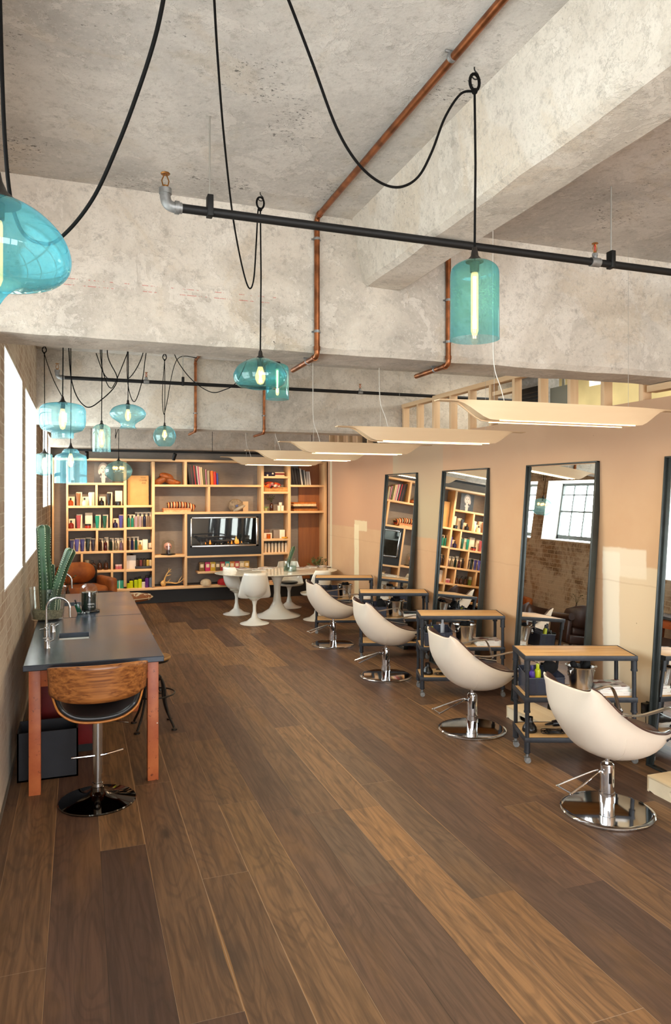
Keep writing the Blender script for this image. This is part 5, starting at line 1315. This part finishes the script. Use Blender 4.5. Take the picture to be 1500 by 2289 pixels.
# track light with spotlights, warm light on the shelves
tk = thing('track_rail', 'long black track rail in front of the shelving top', 'track light', (XL+.3, 13.86, 2.90))
part(tk, 'rail', G().box(0, 4.9, -.018, .018, -.02, .02, .002), m_black)
for x in (.4, 2.6, 4.6): part(tk, 'hanger', G().cyl((x, 0, 0), .005, .0, .96, 8), m_black)
def spot_fix(label, x, y, z, rx, ry):
    th = thing('spotlight', label, 'spotlight', (x, y, z), 0, 'track spotlights')
    part(th, 'stem', G().cyl((0, 0, 0), .008, -.05, .0, 10), m_black)
    M_ = Tr(0, 0, -.06) @ Rz(ry) @ Rx(rx)
    part(th, 'lamp_head', G().lathe([(0, .05), (.034, .05), (.036, .045), (.036, -.075), (.030, -.078), (.028, -.06), (0, -.06)], n=20, M=M_), m_black)
p = at(390, 1012, Y=13.86)
spot_fix('black cylindrical track spotlight above the leather gloves', p.x, 13.86, 2.88, .45, .6)
p = at(194, 1012, Y=13.86)
spot_fix('black track spotlight at the left, beside the bottle shaped lamp', p.x, 13.86, 2.88, .45, 0)
def spot(x, y, z, tx, ty, tz, e, ang, blend=.6, col=(1, .66, .38)):
    l = bpy.data.lights.new('shelf_spot_light', 'SPOT'); l.energy = e; l.color = col; l.spot_size = ang; l.spot_blend = blend; l.shadow_soft_size = .04
    o = bpy.data.objects.new('shelf_spot_light', l); COL.objects.link(o); o.location = (x, y, z)
    d = Vector((tx-x, ty-y, tz-z)); o.rotation_euler = d.to_track_quat('-Z', 'Y').to_euler()
for x, tx, tz, e in ((.2, .35, 1.7, 95), (.95, .8, 1.3, 95), (1.55, 1.5, 1.6, 70), (2.3, 2.1, 2.0, 60), (3.1, 2.9, 1.3, 45), (3.75, 3.85, 1.6, 95), (4.35, 4.45, 1.1, 50), (.15, .3, .9, 60)):
    spot(x, 13.0, 2.86, tx, 14.4, tz, e*.82, 1.25)

# ================================================================== BASIN TABLES
t = NT('worn_orange_paint'); v = t.obj()
f = t.noise(v, 5, 5, .6); sc = t.noise(v, 30, 5, .7); c = t.ramp(f, [(.3, '#a34e2a'), (.7, '#c26e3e')])
c = t.mix(t.step(sc, .60, .66, 0, .75), c, '#4a2118'); c = t.mix(t.step(t.noise(v, 22, 3), .73, .76), c, '#dcd0bd')
t.set(Base_Color=c, Roughness=.45); m_orange = t.m
t = NT('slate_blue_worktop'); v = t.obj()
n1 = t.noise(v, 3.0, 6, .6); n2 = t.noise(t.scale(v, (1, 3, 1)), 9, 5, .7)
c = t.ramp(n1, [(.3, '#272e38'), (.7, '#3a4452')])
sz = t.n('ShaderNodeSeparateXYZ', _0=v).outputs[2]
chips = t.math('MULTIPLY', t.step(t.noise(v, 38, 3), .66, .69), t.step(sz, .915, .90, 1, 0))
c = t.mix(t.step(n2, .70, .74, 0, .5), c, '#8d9297')
t.set(Base_Color=c, Roughness=t.math('ADD', .14, t.math('MULTIPLY', n1, .16))); t.b.inputs['Specular IOR Level'].default_value = .75
t.bump(t.noise(v, 6, 3), .06, .01); m_top = t.m
TX0, TX1, TZ = -.36, .592, .92
def basin_table(label, y0, y1, sy0, sy1):
    th = thing('basin_table', label, 'table', ((TX0+TX1)/2, y0, 0), 0, 'orange legged basin tables')
    ox = (TX0+TX1)/2; sx0, sx1 = -.15-ox, .085-ox; L = y1-y0; a, b = TX0-ox, TX1-ox; s0, s1 = sy0-y0, sy1-y0; z0, z1 = TZ-.042, TZ
    # worktop with the basin cut out
    g = G()
    xs = [a, sx0, sx1, b]; ysq = [0.0, s0, s1, L]
    V = {}
    for zi, z in enumerate((z0, z1)):
        for i, x in enumerate(xs):
            for j, y in enumerate(ysq): V[i, j, zi] = g.bm.verts.new((x, y, z))
    for zi in (0, 1):
        for i in range(3):
            for j in range(3):
                if i == 1 and j == 1: continue
                g.bm.faces.new((V[i, j, zi], V[i+1, j, zi], V[i+1, j+1, zi], V[i, j+1, zi]))
    for i in range(3):
        for j in (0, 3): g.bm.faces.new((V[i, j, 0], V[i+1, j, 0], V[i+1, j, 1], V[i, j, 1]))
    for j in range(3):
        for i in (0, 3): g.bm.faces.new((V[i, j, 0], V[i, j+1, 0], V[i, j+1, 1], V[i, j, 1]))
    for (p, q) in (((1, 1), (2, 1)), ((2, 1), (2, 2)), ((2, 2), (1, 2)), ((1, 2), (1, 1))):
        g.bm.faces.new((V[p+(0,)], V[q+(0,)], V[q+(1,)], V[p+(1,)]))
    o = part(th, 'worktop', g, m_top); bv = o.modifiers.new('edge', 'BEVEL'); bv.width = .006; bv.segments = 2; bv.limit_method = 'ANGLE'
    g = G(); w = .006; zb = TZ-.20
    g.box(sx0-w, sx1+w, s0-w, s1+w, zb-w, zb); g.box(sx0-w, sx0, s0-w, s1+w, zb, z0); g.box(sx1, sx1+w, s0-w, s1+w, zb, z0); g.box(sx0, sx1, s0-w, s0, zb, z0); g.box(sx0, sx1, s1, s1+w, zb, z0)
    part(th, 'basin', g, M('white_ceramic', '#e9e8e2', .15, coat=.4), 'white sunken basin')
    lw = .078
    for x in (a+.035, b-.035-lw):
        for y in (.05, L-.05-lw): part(th, 'leg', G().box(x, x+lw, y, y+lw, 0, z0, .003), m_orange)
    g = G(); zap = z0-.125
    g.box(a+.035+lw, b-.035-lw, .058, .08, zap, z0, .002); part(th, 'apron', g, m_orange)
    part(th, 'apron', G().box(a+.035+lw, b-.035-lw, L-.08, L-.058, zap, z0, .002), m_orange)
    for x in (a+.045, b-.065): part(th, 'apron', G().box(x, x+.022, .05+lw, L-.05-lw, zap, z0, .002), m_orange)
    return th
basin_table('slate topped basin table with worn orange legs, nearest, behind the wooden bar stool', 5.40, 7.365, 6.27, 6.56)
basin_table('farther slate topped basin table, with glass dome standing on it', 7.375, 9.14, 8.14, 8.40)
def faucet(x, y, label):
    th = thing('swan_neck_tap', label, 'tap', (x, y, TZ), 0, 'chrome swan neck taps')
    part(th, 'base', G().lathe([(0, 0), (.026, 0), (.026, .006), (.019, .012), (.017, .07), (.021, .075), (.021, .09), (.014, .095), (.013, .12), (0, .12)], n=20), m_brushed)
    pth = [(0, 0, .10), (0, 0, .20)]+[(.09-.09*math.cos(PI*k/14), 0, .24+.09*math.sin(PI*k/14)) for k in range(15)]+[(.18, 0, .20), (.182, 0, .165)]
    part(th, 'spout', G().tube(pth, .0095, 12), m_brushed)
    part(th, 'lever', G().tube([(0, 0, .083), (-.05, -.01, .078)], .006, 8), m_brushed)
    return th
def valve(x, y, label):
    th = thing('tap_valve', label, 'tap', (x, y, TZ), 0, 'chrome cross head valves')
    part(th, 'body', G().lathe([(0, 0), (.024, 0), (.022, .01), (.021, .055), (.015, .06), (.011, .075), (0, .075)], n=20), m_brushed)
    g = G(); g.tube([(-.03, 0, .072), (.03, 0, .072)], .005, 8); g.tube([(0, -.03, .072), (0, .03, .072)], .005, 8)
    g.tube([(.02, 0, .045), (.05, 0, .06)], .005, 8); part(th, 'cross_handle', g, m_brushed); return th
fa = faucet(-.245, 6.37, 'tall chrome swan neck tap over the nearest basin')
dup(fa, (-.245, 8.30, TZ), .1, 'tall chrome swan neck tap over the farther basin, behind the cactus')
va = valve(-.225, 5.98, 'small chrome valve nearest the bar stool'); dup(va, (-.205, 6.66, TZ), .4, 'small chrome valve just beyond the nearest tap')
dup(va, (-.225, 7.92, TZ), .3, 'small chrome valve just before the farther tap'); 
# cactus in a glass vessel
cc = Vector((-.272, 7.33, TZ))
cv = thing('glass_vessel', 'tall clear glass vessel with gravel holding the cactus', 'vase', cc)
part(cv, 'vessel', G().lathe([(.0, 0), (.125, 0), (.14, .01), (.150, .10), (.165, .30), (.170, .305), (.160, .30), (.145, .10), (.13, .018), (0, .016)], n=40, cap0=False, cap1=False), m_clear)
part(cv, 'gravel', G().lathe([(0, .02), (.128, .02), (.137, .085), (.12, .095), (0, .10)], n=30), M('pale_gravel', '#8d8468', .8, var=.4, vscale=60, bump=1, bscale=90))
ca = thing('cactus', 'tall ribbed green column cactus with three stems on the basin table', 'cactus', cc+Vector((0, 0, .095)))
m_cac = M('cactus_green', '#2c4a2e', .5, var=.35, vscale=9, bump=.1); m_spine = M('cactus_areole', '#c9cfae', .8)
def stem(pts, r, ribs=6):
    S = spline(pts, 8); n = len(S); rings = []; N = ribs*6; sp = G(); g = G()
    for i, p in enumerate(S):
        u = i/(n-1); rr = r*(1-.75*max(0, (u-.86)/.14)**2)*(1+.06*math.sin(u*9))*(.9+.1*min(1, u*6))
        if i == n-1: rr = r*.1
        d = (S[min(i+1, n-1)]-S[max(i-1, 0)]).normalized(); a = d.orthogonal().normalized() if i == 0 else (a-d*a.dot(d)).normalized(); b = d.cross(a)
        ring = []
        for j in range(N):
            th_ = 2*PI*j/N; k = rr*(.78+.22*abs(math.cos(ribs*th_/2))**.7); ring.append(p+a*k*math.cos(th_)+b*k*math.sin(th_))
        rings.append(ring)
        if i % 1 == 0 and 0 < i < n-1:
            for q in range(ribs):
                th_ = 2*PI*q/ribs; c = p+(a*math.cos(th_)+b*math.sin(th_))*rr*1.0; sp.ball(c, .0045, n=5, m=4)
    g.skin(rings, True, True, True); return g, sp
for nm, pts, r in (('main', [(-.01, 0, 0), (-.015, 0, .25), (-.03, 0, .5), (-.035, 0, .7), (-.04, 0, .80)], .062), ('lean', [(.05, -.02, 0), (.07, -.02, .15), (.13, -.02, .35), (.185, -.02, .50), (.215, -.02, .57)], .048), ('short', [(.02, .05, 0), (.03, .055, .2), (.02, .05, .36), (.015, .05, .42)], .042), ('stub', [(.085, -.06, 0), (.09, -.06, .06), (.09, -.06, .10)], .022)):
    g, sp = stem(pts, r); o = part(ca, 'stem', g, m_cac, sharp=80); part(o, 'spines', sp, m_spine)['kind'] = 'stuff'
# glass dome
gc = thing('glass_dome', 'clear glass cloche with a dark green drum inside, on the farther basin table', 'cloche', (.10, 7.70, TZ))
part(gc, 'base', G().lathe([(0, 0), (.103, 0), (.108, .008), (.104, .022), (.09, .026), (0, .026)], n=36), m_blackgloss)
part(gc, 'dome', G().lathe([(.084, .026), (.086, .05), (.086, .19), (.080, .235), (.06, .268), (.03, .282), (0, .285)], n=40, cap0=False), m_clear)
cd = thing('candle_drum', 'dark green drum with white lettering under the glass cloche', 'drum', (.10, 7.70, TZ+.027))
part(cd, 'drum', G().lathe([(0, 0), (.068, 0), (.07, .004), (.07, .168), (.067, .172), (0, .172)], n=36), M('dark_green_lacquer', '#1f2b25', .25))
for k, s in enumerate(('GREEN', 'TEA 01')): text(cd, s, .02, (.02, -.0715, .05-.028*k), M('white_ink', '#efece6', .5))
gb = thing('green_bottle', 'small tilted emerald bottle with clear stopper before the glass cloche', 'bottle', (.015, 7.585, TZ+.004)); gb.rotation_euler = (.1, -.32, 0)
part(gb, 'body', G().box(-.022, .022, -.014, .014, .0, .10, .005), M('emerald_glass', '#0f4a33', .08)); part(gb, 'neck', G().cyl((0, 0, 0), .007, .10, .145, 12), m_blackgloss)
g = G(); rnd = random.Random(2)
for q in range(9): g.box(-.012, .012, -.010, .010, -.008, .008, .002, Tr(rnd.uniform(-.05, .05), rnd.uniform(-.02, .02), .01+.006*(q % 2)) @ Rz(rnd.uniform(0, 3)) @ Rx(rnd.uniform(0, 1)))
solo('crystal_stopper', g, m_clear, 'clear crystal pieces at the foot of the emerald bottle', 'crystal', (.05, 7.55, TZ))
# things below the table
g = G(); w = .012
g.box(-.42, .0, 5.73, 5.73+w, 0, .355); g.box(-.42, .0, 6.02, 6.02+w, 0, .36); g.box(-.42, -.42+w, 5.73, 6.03, 0, .355); g.box(-w, 0, 5.73, 6.03, 0, .355); g.box(-.42, 0, 5.73, 6.03, 0, w)
bi = thing('waste_box', 'open black box standing on the floor under the nearest basin table', 'box', (-.21, 5.88, 0)); part(bi, 'box', g.xf(Tr(.21, -5.88, 0)), M('black_felt_box', '#191a20', .7, var=.15))
part(bi, 'liner', G().tube(spline([(-.13, -.05, .33), (-.12, -.02, .365), (-.1, .02, .375), (-.07, .05, .34), (-.06, .06, .30)], 5), .004, 6), M('pale_bag', '#8fa89c', .5))
rc = thing('red_cabinet', 'dark red metal cabinet under the nearest basin table', 'cabinet', (-.02, 6.25, 0))
part(rc, 'body', G().box(-.26, .20, 0, .42, .06, .68, .004), M('dark_red_enamel', '#6a1414', .4, var=.15)); part(rc, 'door', G().box(-.02, .19, -.012, 0, .07, .67, .003), M('dark_red_enamel', '#6a1414', .4)); part(rc, 'plinth', G().box(-.25, .19, .01, .41, 0, .06), m_black)

# ================================================================== BAR STOOL
m_walnut = wood('walnut_veneer', '#6b3a1a', '#b3743c', 0, .3, 2.6, contrast=1.4, ax=.28)
m_plyed = M('ply_edge', '#b9742f', .4, var=.15, vscale=30)
m_blkl = M('black_leather', '#141416', .35, bump=.1, bscale=150)
bs = thing('bar_stool', 'bentwood bar stool with black seat and chrome disc foot, before the basin table', 'stool', (.125, 5.22, 0), .02)
part(bs, 'base_disc', G().lathe([(0, .0), (.255, 0), (.257, .006), (.252, .012), (.16, .028), (.075, .05), (.045, .075), (.04, .10), (.032, .105), (0, .105)], n=56), M('black_chrome', '#55504c', .05, 1.0))
part(bs, 'collar', G().lathe([(.034, .10), (.038, .104), (.036, .125), (.028, .13)], n=24), m_brushed)
part(bs, 'column', G().lathe([(.026, .12), (.026, .19), (.034, .19), (.034, .545), (.03, .55), (0, .55)], n=24), m_brushed)
part(bs, 'footrest', G().tube([(-.17, -.01, .315), (-.04, -.02, .318), (.04, -.02, .318), (.17, .03, .322)], .0085, 10), m_chrome)
part(bs, 'gas_lever', G().tube(spline([(.03, 0, .575), (.09, -.03, .565), (.11, -.04, .55), (.20, -.07, .535)], 4), .006, 8), m_chrome)
U = [(-.305, .875), (-.298, .82), (-.285, .765), (-.255, .69), (-.20, .635), (-.12, .60), (0, .588), (.12, .60), (.20, .635), (.255, .69), (.285, .765), (.298, .82), (.305, .875)]
Us = spline([(x, 0, z) for x, z in U], 5)
def ushell(off, yb, yf):
    rings = []
    for i, p in enumerate(Us):
        q = Us[min(i+1, len(Us)-1)]-Us[max(i-1, 0)]; n_ = Vector((-q.z, 0, q.x)).normalized(); c = p+n_*off
        k = 1-.55*max(0, (p.z-.68)/.2); ring = []
        for j in range(13):
            v_ = -1+2*j/12; yy = (yb+yf)/2+(yf-yb)/2*v_*k
            ring.append((c.x, yy, c.z+.015*v_*v_*(1 if v_ > 0 else .2)))
        rings.append(ring)
    return rings
o = part(bs, 'seat_shell', G().skin(ushell(0, -.19, .21), closed=False), m_walnut); md = o.modifiers.new('t', 'SOLIDIFY'); md.thickness = .012; md.offset = 0; o.data.materials.append(m_plyed); md.material_offset_rim = 1
rg = ushell(.022, -.185, .20)
o = part(bs, 'seat_pad', G().skin(rg[8:-8], closed=False), m_blkl, 'black leather seat pad'); md = o.modifiers.new('t', 'SOLIDIFY'); md.thickness = .03; md.offset = 0; bv = o.modifiers.new('b', 'BEVEL'); bv.width = .01; bv.segments = 2; bv.limit_method = 'ANGLE'
rings = []
for i in range(25):
    a = -1+2*i/24; ph = a*1.18; x = .315*math.sin(ph)/math.sin(1.18); yb = -.245+.20*(1-math.cos(ph)); zt = .985-.02*abs(a)**3; zbm = .735+.055*abs(a)**2.4
    rings.append([(x*(1-.03*(k/8)), yb-.02*(1-k/8), zt+(zbm-zt)*k/8) for k in range(9)])
o = part(bs, 'backrest', G().skin(rings, closed=False), m_walnut, 'walnut veneer back'); md = o.modifiers.new('t', 'SOLIDIFY'); md.thickness = .014; md.offset = 0; o.data.materials.append(m_plyed); md.material_offset_rim = 1
for s in (-1, 1): part(bs, 'back_bolt', G().ball((s*.305, -.09, .80), .009, n=10, m=6), m_chrome)

# ================================================================== INDUSTRIAL STOOLS
m_cast = M('dark_cast_iron', '#2b2722', .4, .6, var=.3, vscale=25)
st = thing('iron_stool', 'cast iron stool with round wood seat tucked under the nearest basin table', 'stool', (.645, 6.72, 0), .3, 'cast iron stools')
part(st, 'seat', G().lathe([(0, .61), (.14, .61), (.15, .618), (.15, .63), (.145, .637), (0, .64)], n=32), wood('stool_seat', '#8a6232', '#b58a4d', 0, .5, 1))
part(st, 'seat_plate', G().lathe([(0, .585), (.13, .59), (.14, .61), (0, .61)], n=28), m_cast)
part(st, 'screw', G().cyl((0, 0, 0), .015, .26, .59, 12), m_cast)
part(st, 'hub', G().lathe([(.02, .30), (.035, .31), (.035, .40), (.02, .41)], n=16), m_cast)
for k in range(4):
    a = k*PI/2+.5; d = Vector((math.cos(a), math.sin(a), 0))
    p = part(st, 'leg', G().tube(spline([d*.03+Vector((0, 0, .40)), d*.08+Vector((0, 0, .44)), d*.12+Vector((0, 0, .36)), d*.13+Vector((0, 0, .24)), d*.17+Vector((0, 0, .12)), d*.215+Vector((0, 0, .04)), d*.225+Vector((0, 0, .02))], 5), .011, 8), m_cast)
    part(p, 'foot', G().cyl(d*.227, .026, 0, .012, 16), m_cast)
g = G().tube([(.185*math.cos(2*PI*k/36), .185*math.sin(2*PI*k/36), .30) for k in range(36)], .007, 8, closed=True)
for k in range(4):
    a = k*PI/2+.5; g.tube([(.12*math.cos(a), .12*math.sin(a), .27), (.185*math.cos(a), .185*math.sin(a), .30)], .006, 6)
part(st, 'foot_ring', g, m_cast)
dup(st, (.60, 7.85, 0), .9, 'cast iron stool with round wood seat, beside the joint of the two basin tables')
dup(st, (.56, 8.70, 0), 1.3, 'cast iron stool at the far end of the farther basin table')

# ================================================================== DINING TABLE AND CHAIRS
m_lacq = M('white_lacquer', '#eceadf', .12, coat=.5)
t = NT('white_marble'); v = t.obj(); n1 = t.noise(v, 2.5, 8, .6, 2.5); ve = t.step(t.math('ABSOLUTE', t.math('SUBTRACT', n1, .5)), .03, .0)
t.set(Base_Color=t.mix(t.math('MULTIPLY', ve, .45), '#ebe6d4', '#a19c8a'), Roughness=.1); m_marb = t.m
dt = thing('oval_table', 'oval white marble table on a single flared white pedestal', 'table', (3.24, 12.12, 0))
part(dt, 'table_top', G().lathe([(0, .738), (.86, .738), (.94, .75), (.985, .762), (.99, .768), (.985, .772), (0, .772)], n=72, sx=1.09, sy=.66), m_marb)
part(dt, 'pedestal', G().lathe([(0, 0), (.40, 0), (.405, .008), (.38, .02), (.26, .055), (.14, .13), (.075, .25), (.056, .40), (.062, .55), (.10, .66), (.17, .71), (.25, .735), (0, .738)], n=48), m_lacq)
def tulip(label, loc, rz):
    th = thing('tulip_chair', label, 'chair', loc, rz, 'white pedestal dining chairs')
    rings = []; NP = 41; S = 15                       # back of the chair faces -y
    for i in range(S):
        s = i/(S-1); ring = []
        for j in range(NP-1):
            ph = 2*PI*j/(NP-1); cb = math.cos(ph)      # 1 at the back
            k = max(0, min(1, (cb+.02)/.52)); k = k*k*(3-2*k)
            rimz = .455+.385*k+.04*max(0, 1-abs(cb-.2)*3)
            Rr = .245+(.03*(-cb) if cb < 0 else -.03*k*s)
            r = Rr*(1-(1-s)**2.6) if s < 1 else Rr
            zz = .415+(rimz-.415)*(s**(1.7 if k > .3 else 3.0))
            x = r*math.sin(ph)*(1.06-.16*k*s*s); y = -r*cb*(1.0+.12*k*s*s)
            ring.append((x, y, zz))
        rings.append(ring)
    o = part(th, 'shell', G().skin(rings, True, True, False), m_lacq, sharp=80); md = o.modifiers.new('t', 'SOLIDIFY'); md.thickness = .008; md.offset = 1
    part(th, 'cushion', G().lathe([(0, .445), (.14, .448), (.165, .462), (.15, .482), (.0, .49)], (0, .03, 0), 28), m_blkl, 'black seat cushion')
    part(th, 'pedestal', G().lathe([(0, 0), (.235, 0), (.238, .006), (.22, .015), (.13, .04), (.055, .10), (.028, .20), (.027, .30), (.045, .37), (.10, .41), (.12, .425), (0, .425)], n=40), m_lacq)
    return th
tc = tulip('white pedestal chair with its back to the camera at the oval table', (2.70, 11.52, 0), -.12)
dup(tc, (2.62, 12.55, 0), -PI/2+.25, 'white pedestal chair with black seat at the left end of the oval table')
dup(tc, (3.70, 12.98, 0), PI-.1, 'white pedestal chair on the shelf side of the oval table')
dup(tc, (3.78, 11.55, 0), .55, 'white pedestal chair at the right of the oval table, behind the farthest styling chair')
zt = .773
for k, (px, py, a, wd) in enumerate(((545, 1271, .4, 'leftmost'), (580, 1273, -.3, 'second from left'), (600, 1269, .8, 'just left of the glass jar'), (672, 1270, .3, 'just right of the glass jar'), (697, 1267, -.5, 'second right of the glass jar'), (722, 1266, .2, 'rightmost'))):
    p = at(px, py, Z=zt); m = magazine('magazine', 'open magazine lying on the oval table, %s' % wd, .24, .30, .006, m_cov[k % 3], 'magazines on the oval table'); m.location = (p.x, p.y, zt); m.rotation_euler = (0, 0, a)
jr = thing('glass_jar', 'large clear glass jar of water on the oval table', 'jar', (at(643, 1275, Z=zt).x, 12.02, zt))
part(jr, 'glass', G().lathe([(0, 0), (.105, 0), (.115, .01), (.115, .17), (.10, .195), (.085, .20), (.085, .215), (.094, .22), (.09, .225), (.08, .215), (.08, .195), (.108, .165), (.108, .012), (0, .01)], n=36, cap0=False, cap1=False), m_clear)
part(jr, 'water', G().lathe([(0, .012), (.106, .012), (.106, .09), (0, .092)], n=30), g_pale)
cl = thing('cactus_cutting', 'long dark green cactus leaf standing tilted in the glass jar', 'plant', (jr.location.x, 12.02, zt+.012))
g, sp = stem([(-.06, 0, .01), (-.03, 0, .12), (.02, 0, .28), (.075, 0, .42)], .036, 4); part(cl, 'leaf', g, m_cac, sharp=80); part(cl, 'spines', sp, m_spine)['kind'] = 'stuff'

# ================================================================== LOUNGE CORNER
t = NT('tan_cowhide'); v = t.obj(); f = t.noise(v, 4, 5, .6); w_ = t.step(t.noise(v, 3.1, 4, .6, .8), .66, .70)
t.set(Base_Color=t.mix(w_, t.ramp(f, [(.3, '#84401a'), (.7, '#c26c28')]), '#d9c6a4'), Roughness=.55); m_hide = t.m
t = NT('white_patched_cowhide'); v = t.obj(); f = t.noise(v, 4, 5, .6); w_ = t.step(t.noise(t.scale(v, (1.6, .7, 1)), 6.0, 4, .6, 1.0), .52, .56)
t.set(Base_Color=t.mix(w_, t.ramp(f, [(.3, '#7a4220'), (.7, '#a5632f')]), '#dccfae'), Roughness=.6); m_hide2 = t.m
lc = thing('lounge_chair', 'tan tufted cowhide lounge chair by the brick wall beyond the tables', 'armchair', (.06, 12.95, 0), .35)
g = G(); rings = []
for i in range(19):
    u = -1+2*i/18; x = .36*u; k = (1-abs(u)**3)**.5 if abs(u) < 1 else .02
    ring = []
    for j in range(20):
        a = 2*PI*j/20; tuft = 1-.10*max(0, math.cos(u*PI*2.5))*max(0, -math.sin(a)); ring.append((x, .30+.12*math.cos(a)*k*tuft+.02, .74+.19*math.sin(a)*k*tuft))
    rings.append(ring)
g.skin(rings, True, True, True); part(lc, 'back_cushion', g, m_hide)
part(lc, 'seat_cushion', G().box(-.36, .36, -.30, .30, .36, .56, .07, None, 4), m_hide)
part(lc, 'shell', G().box(-.40, .40, .30, .44, .30, .86, .06, None, 3), m_blkl)
for s in (-1, 1): part(lc, 'armrest', G().box(s*.44-.07, s*.44+.07, -.30, .36, .30, .68, .055, None, 4), m_hide)
part(lc, 'frame', G().box(-.42, .42, -.30, .40, .20, .36, .02), m_blkl)
for x in (-.36, .36):
    for y in (-.24, .34): part(lc, 'leg', G().cyl((x, y, 0), .02, 0, .2, 12, .026), m_black)
ot = thing('cowhide_footstool', 'brown and white cowhide footstool beyond the end of the basin tables', 'footstool', (.74, 12.25, 0), -.1)
part(ot, 'seat', G().lathe([(0, .36), (.22, .36), (.30, .385), (.32, .42), (.30, .455), (.2, .475), (0, .48)], n=40, sx=1.3, sy=1.0), m_hide2)
part(ot, 'piping', G().tube([(.418*math.cos(2*PI*k/40), .321*math.sin(2*PI*k/40), .42) for k in range(40)], .006, 6, closed=True), M('cream_piping', '#d8c49c', .6))
part(ot, 'base', G().lathe([(0, 0), (.2, 0), (.2, .012), (.03, .03), (.03, .36), (0, .36)], n=28), m_black)
bc = thing('leather_armchair', 'dark brown leather wing armchair with its back to the basin tables', 'armchair', (.22, 10.35, 0), .12)
m_dkl = M('dark_brown_leather', '#35201a', .4, var=.25, vscale=7, bump=.15, bscale=90)
g = G(); rings = []
for i in range(17):                                   # rolled back with wings, leaning away from the seat
    u = -1+2*i/16; x = .35*u; w_ = .10+.05*abs(u)**2; zt_ = .82-.10*abs(u)**3; off = -.30+.16*abs(u)**3
    rings.append([(x, off+.04+w_*.5*math.cos(a)-(.06*max(0, z_-.5)), z_) for a, z_ in [(a, .42+(zt_-.42)*(.5+.5*math.sin(a))) for a in [2*PI*k/20 for k in range(20)]]])
g.skin(rings, True, True, True); part(bc, 'backrest', g, m_dkl, sharp=70)
part(bc, 'seat_cushion', G().box(-.27, .27, -.22, .34, .28, .44, .05, None, 3), m_dkl)
part(bc, 'seat_base', G().box(-.33, .33, -.28, .32, .14, .30, .03, None, 3), m_dkl)
for s in (-1, 1):
    g = G(); g.tube(spline([(s*.33, -.26, .60), (s*.34, -.05, .57), (s*.34, .15, .55), (s*.33, .33, .53)], 5), .062, 14); g.box(s*.33-.045, s*.33+.045, -.24, .33, .16, .54, .03)
    part(bc, 'armrest', g, m_dkl)
for x in (-.28, .28):
    for y in (-.24, .28): part(bc, 'leg', G().cyl((x, y, 0), .018, 0, .15, 10, .026), M('dark_wood_leg', '#1f140e', .4))
dv = thing('side_table', 'small round side table with a sprig vase beside the lounge chair', 'table', (-.14, 10.95, 0)); part(dv, 'top', G().lathe([(0, .56), (.2, .56), (.2, .575), (0, .575)], n=32), m_white); part(dv, 'stem', G().lathe([(.14, 0), (.14, .01), (.015, .02), (.015, .56)], n=20), m_white)
v2 = thing('bottle_vase', 'dark bottle vase with green sprig on the small side table', 'vase', (-.14, 10.95, .576)); part(v2, 'bottle', G().lathe([(0, 0), (.035, 0), (.035, .12), (.013, .17), (.013, .2), (0, .2)], n=16), M('gl_#3d1f10', '#3d1f10', .12))
g = G(); rnd = random.Random(15)
for q in range(8):
    a = q*.8; e = Vector((math.cos(a)*.08, math.sin(a)*.08, .3+.06*rnd.random())); g.tube([(0, 0, .19), e*.5+Vector((0, 0, .12)), e], .002, 5)
    d = Vector((math.cos(a), math.sin(a), .3))*.04; n_ = d.orthogonal().normalized()*.012; g.skin([[e, e+d*.5+n_, e+d, e+d*.5-n_]], True, True)
part(v2, 'sprig', g, M('dark_leaf', '#36401c', .6))
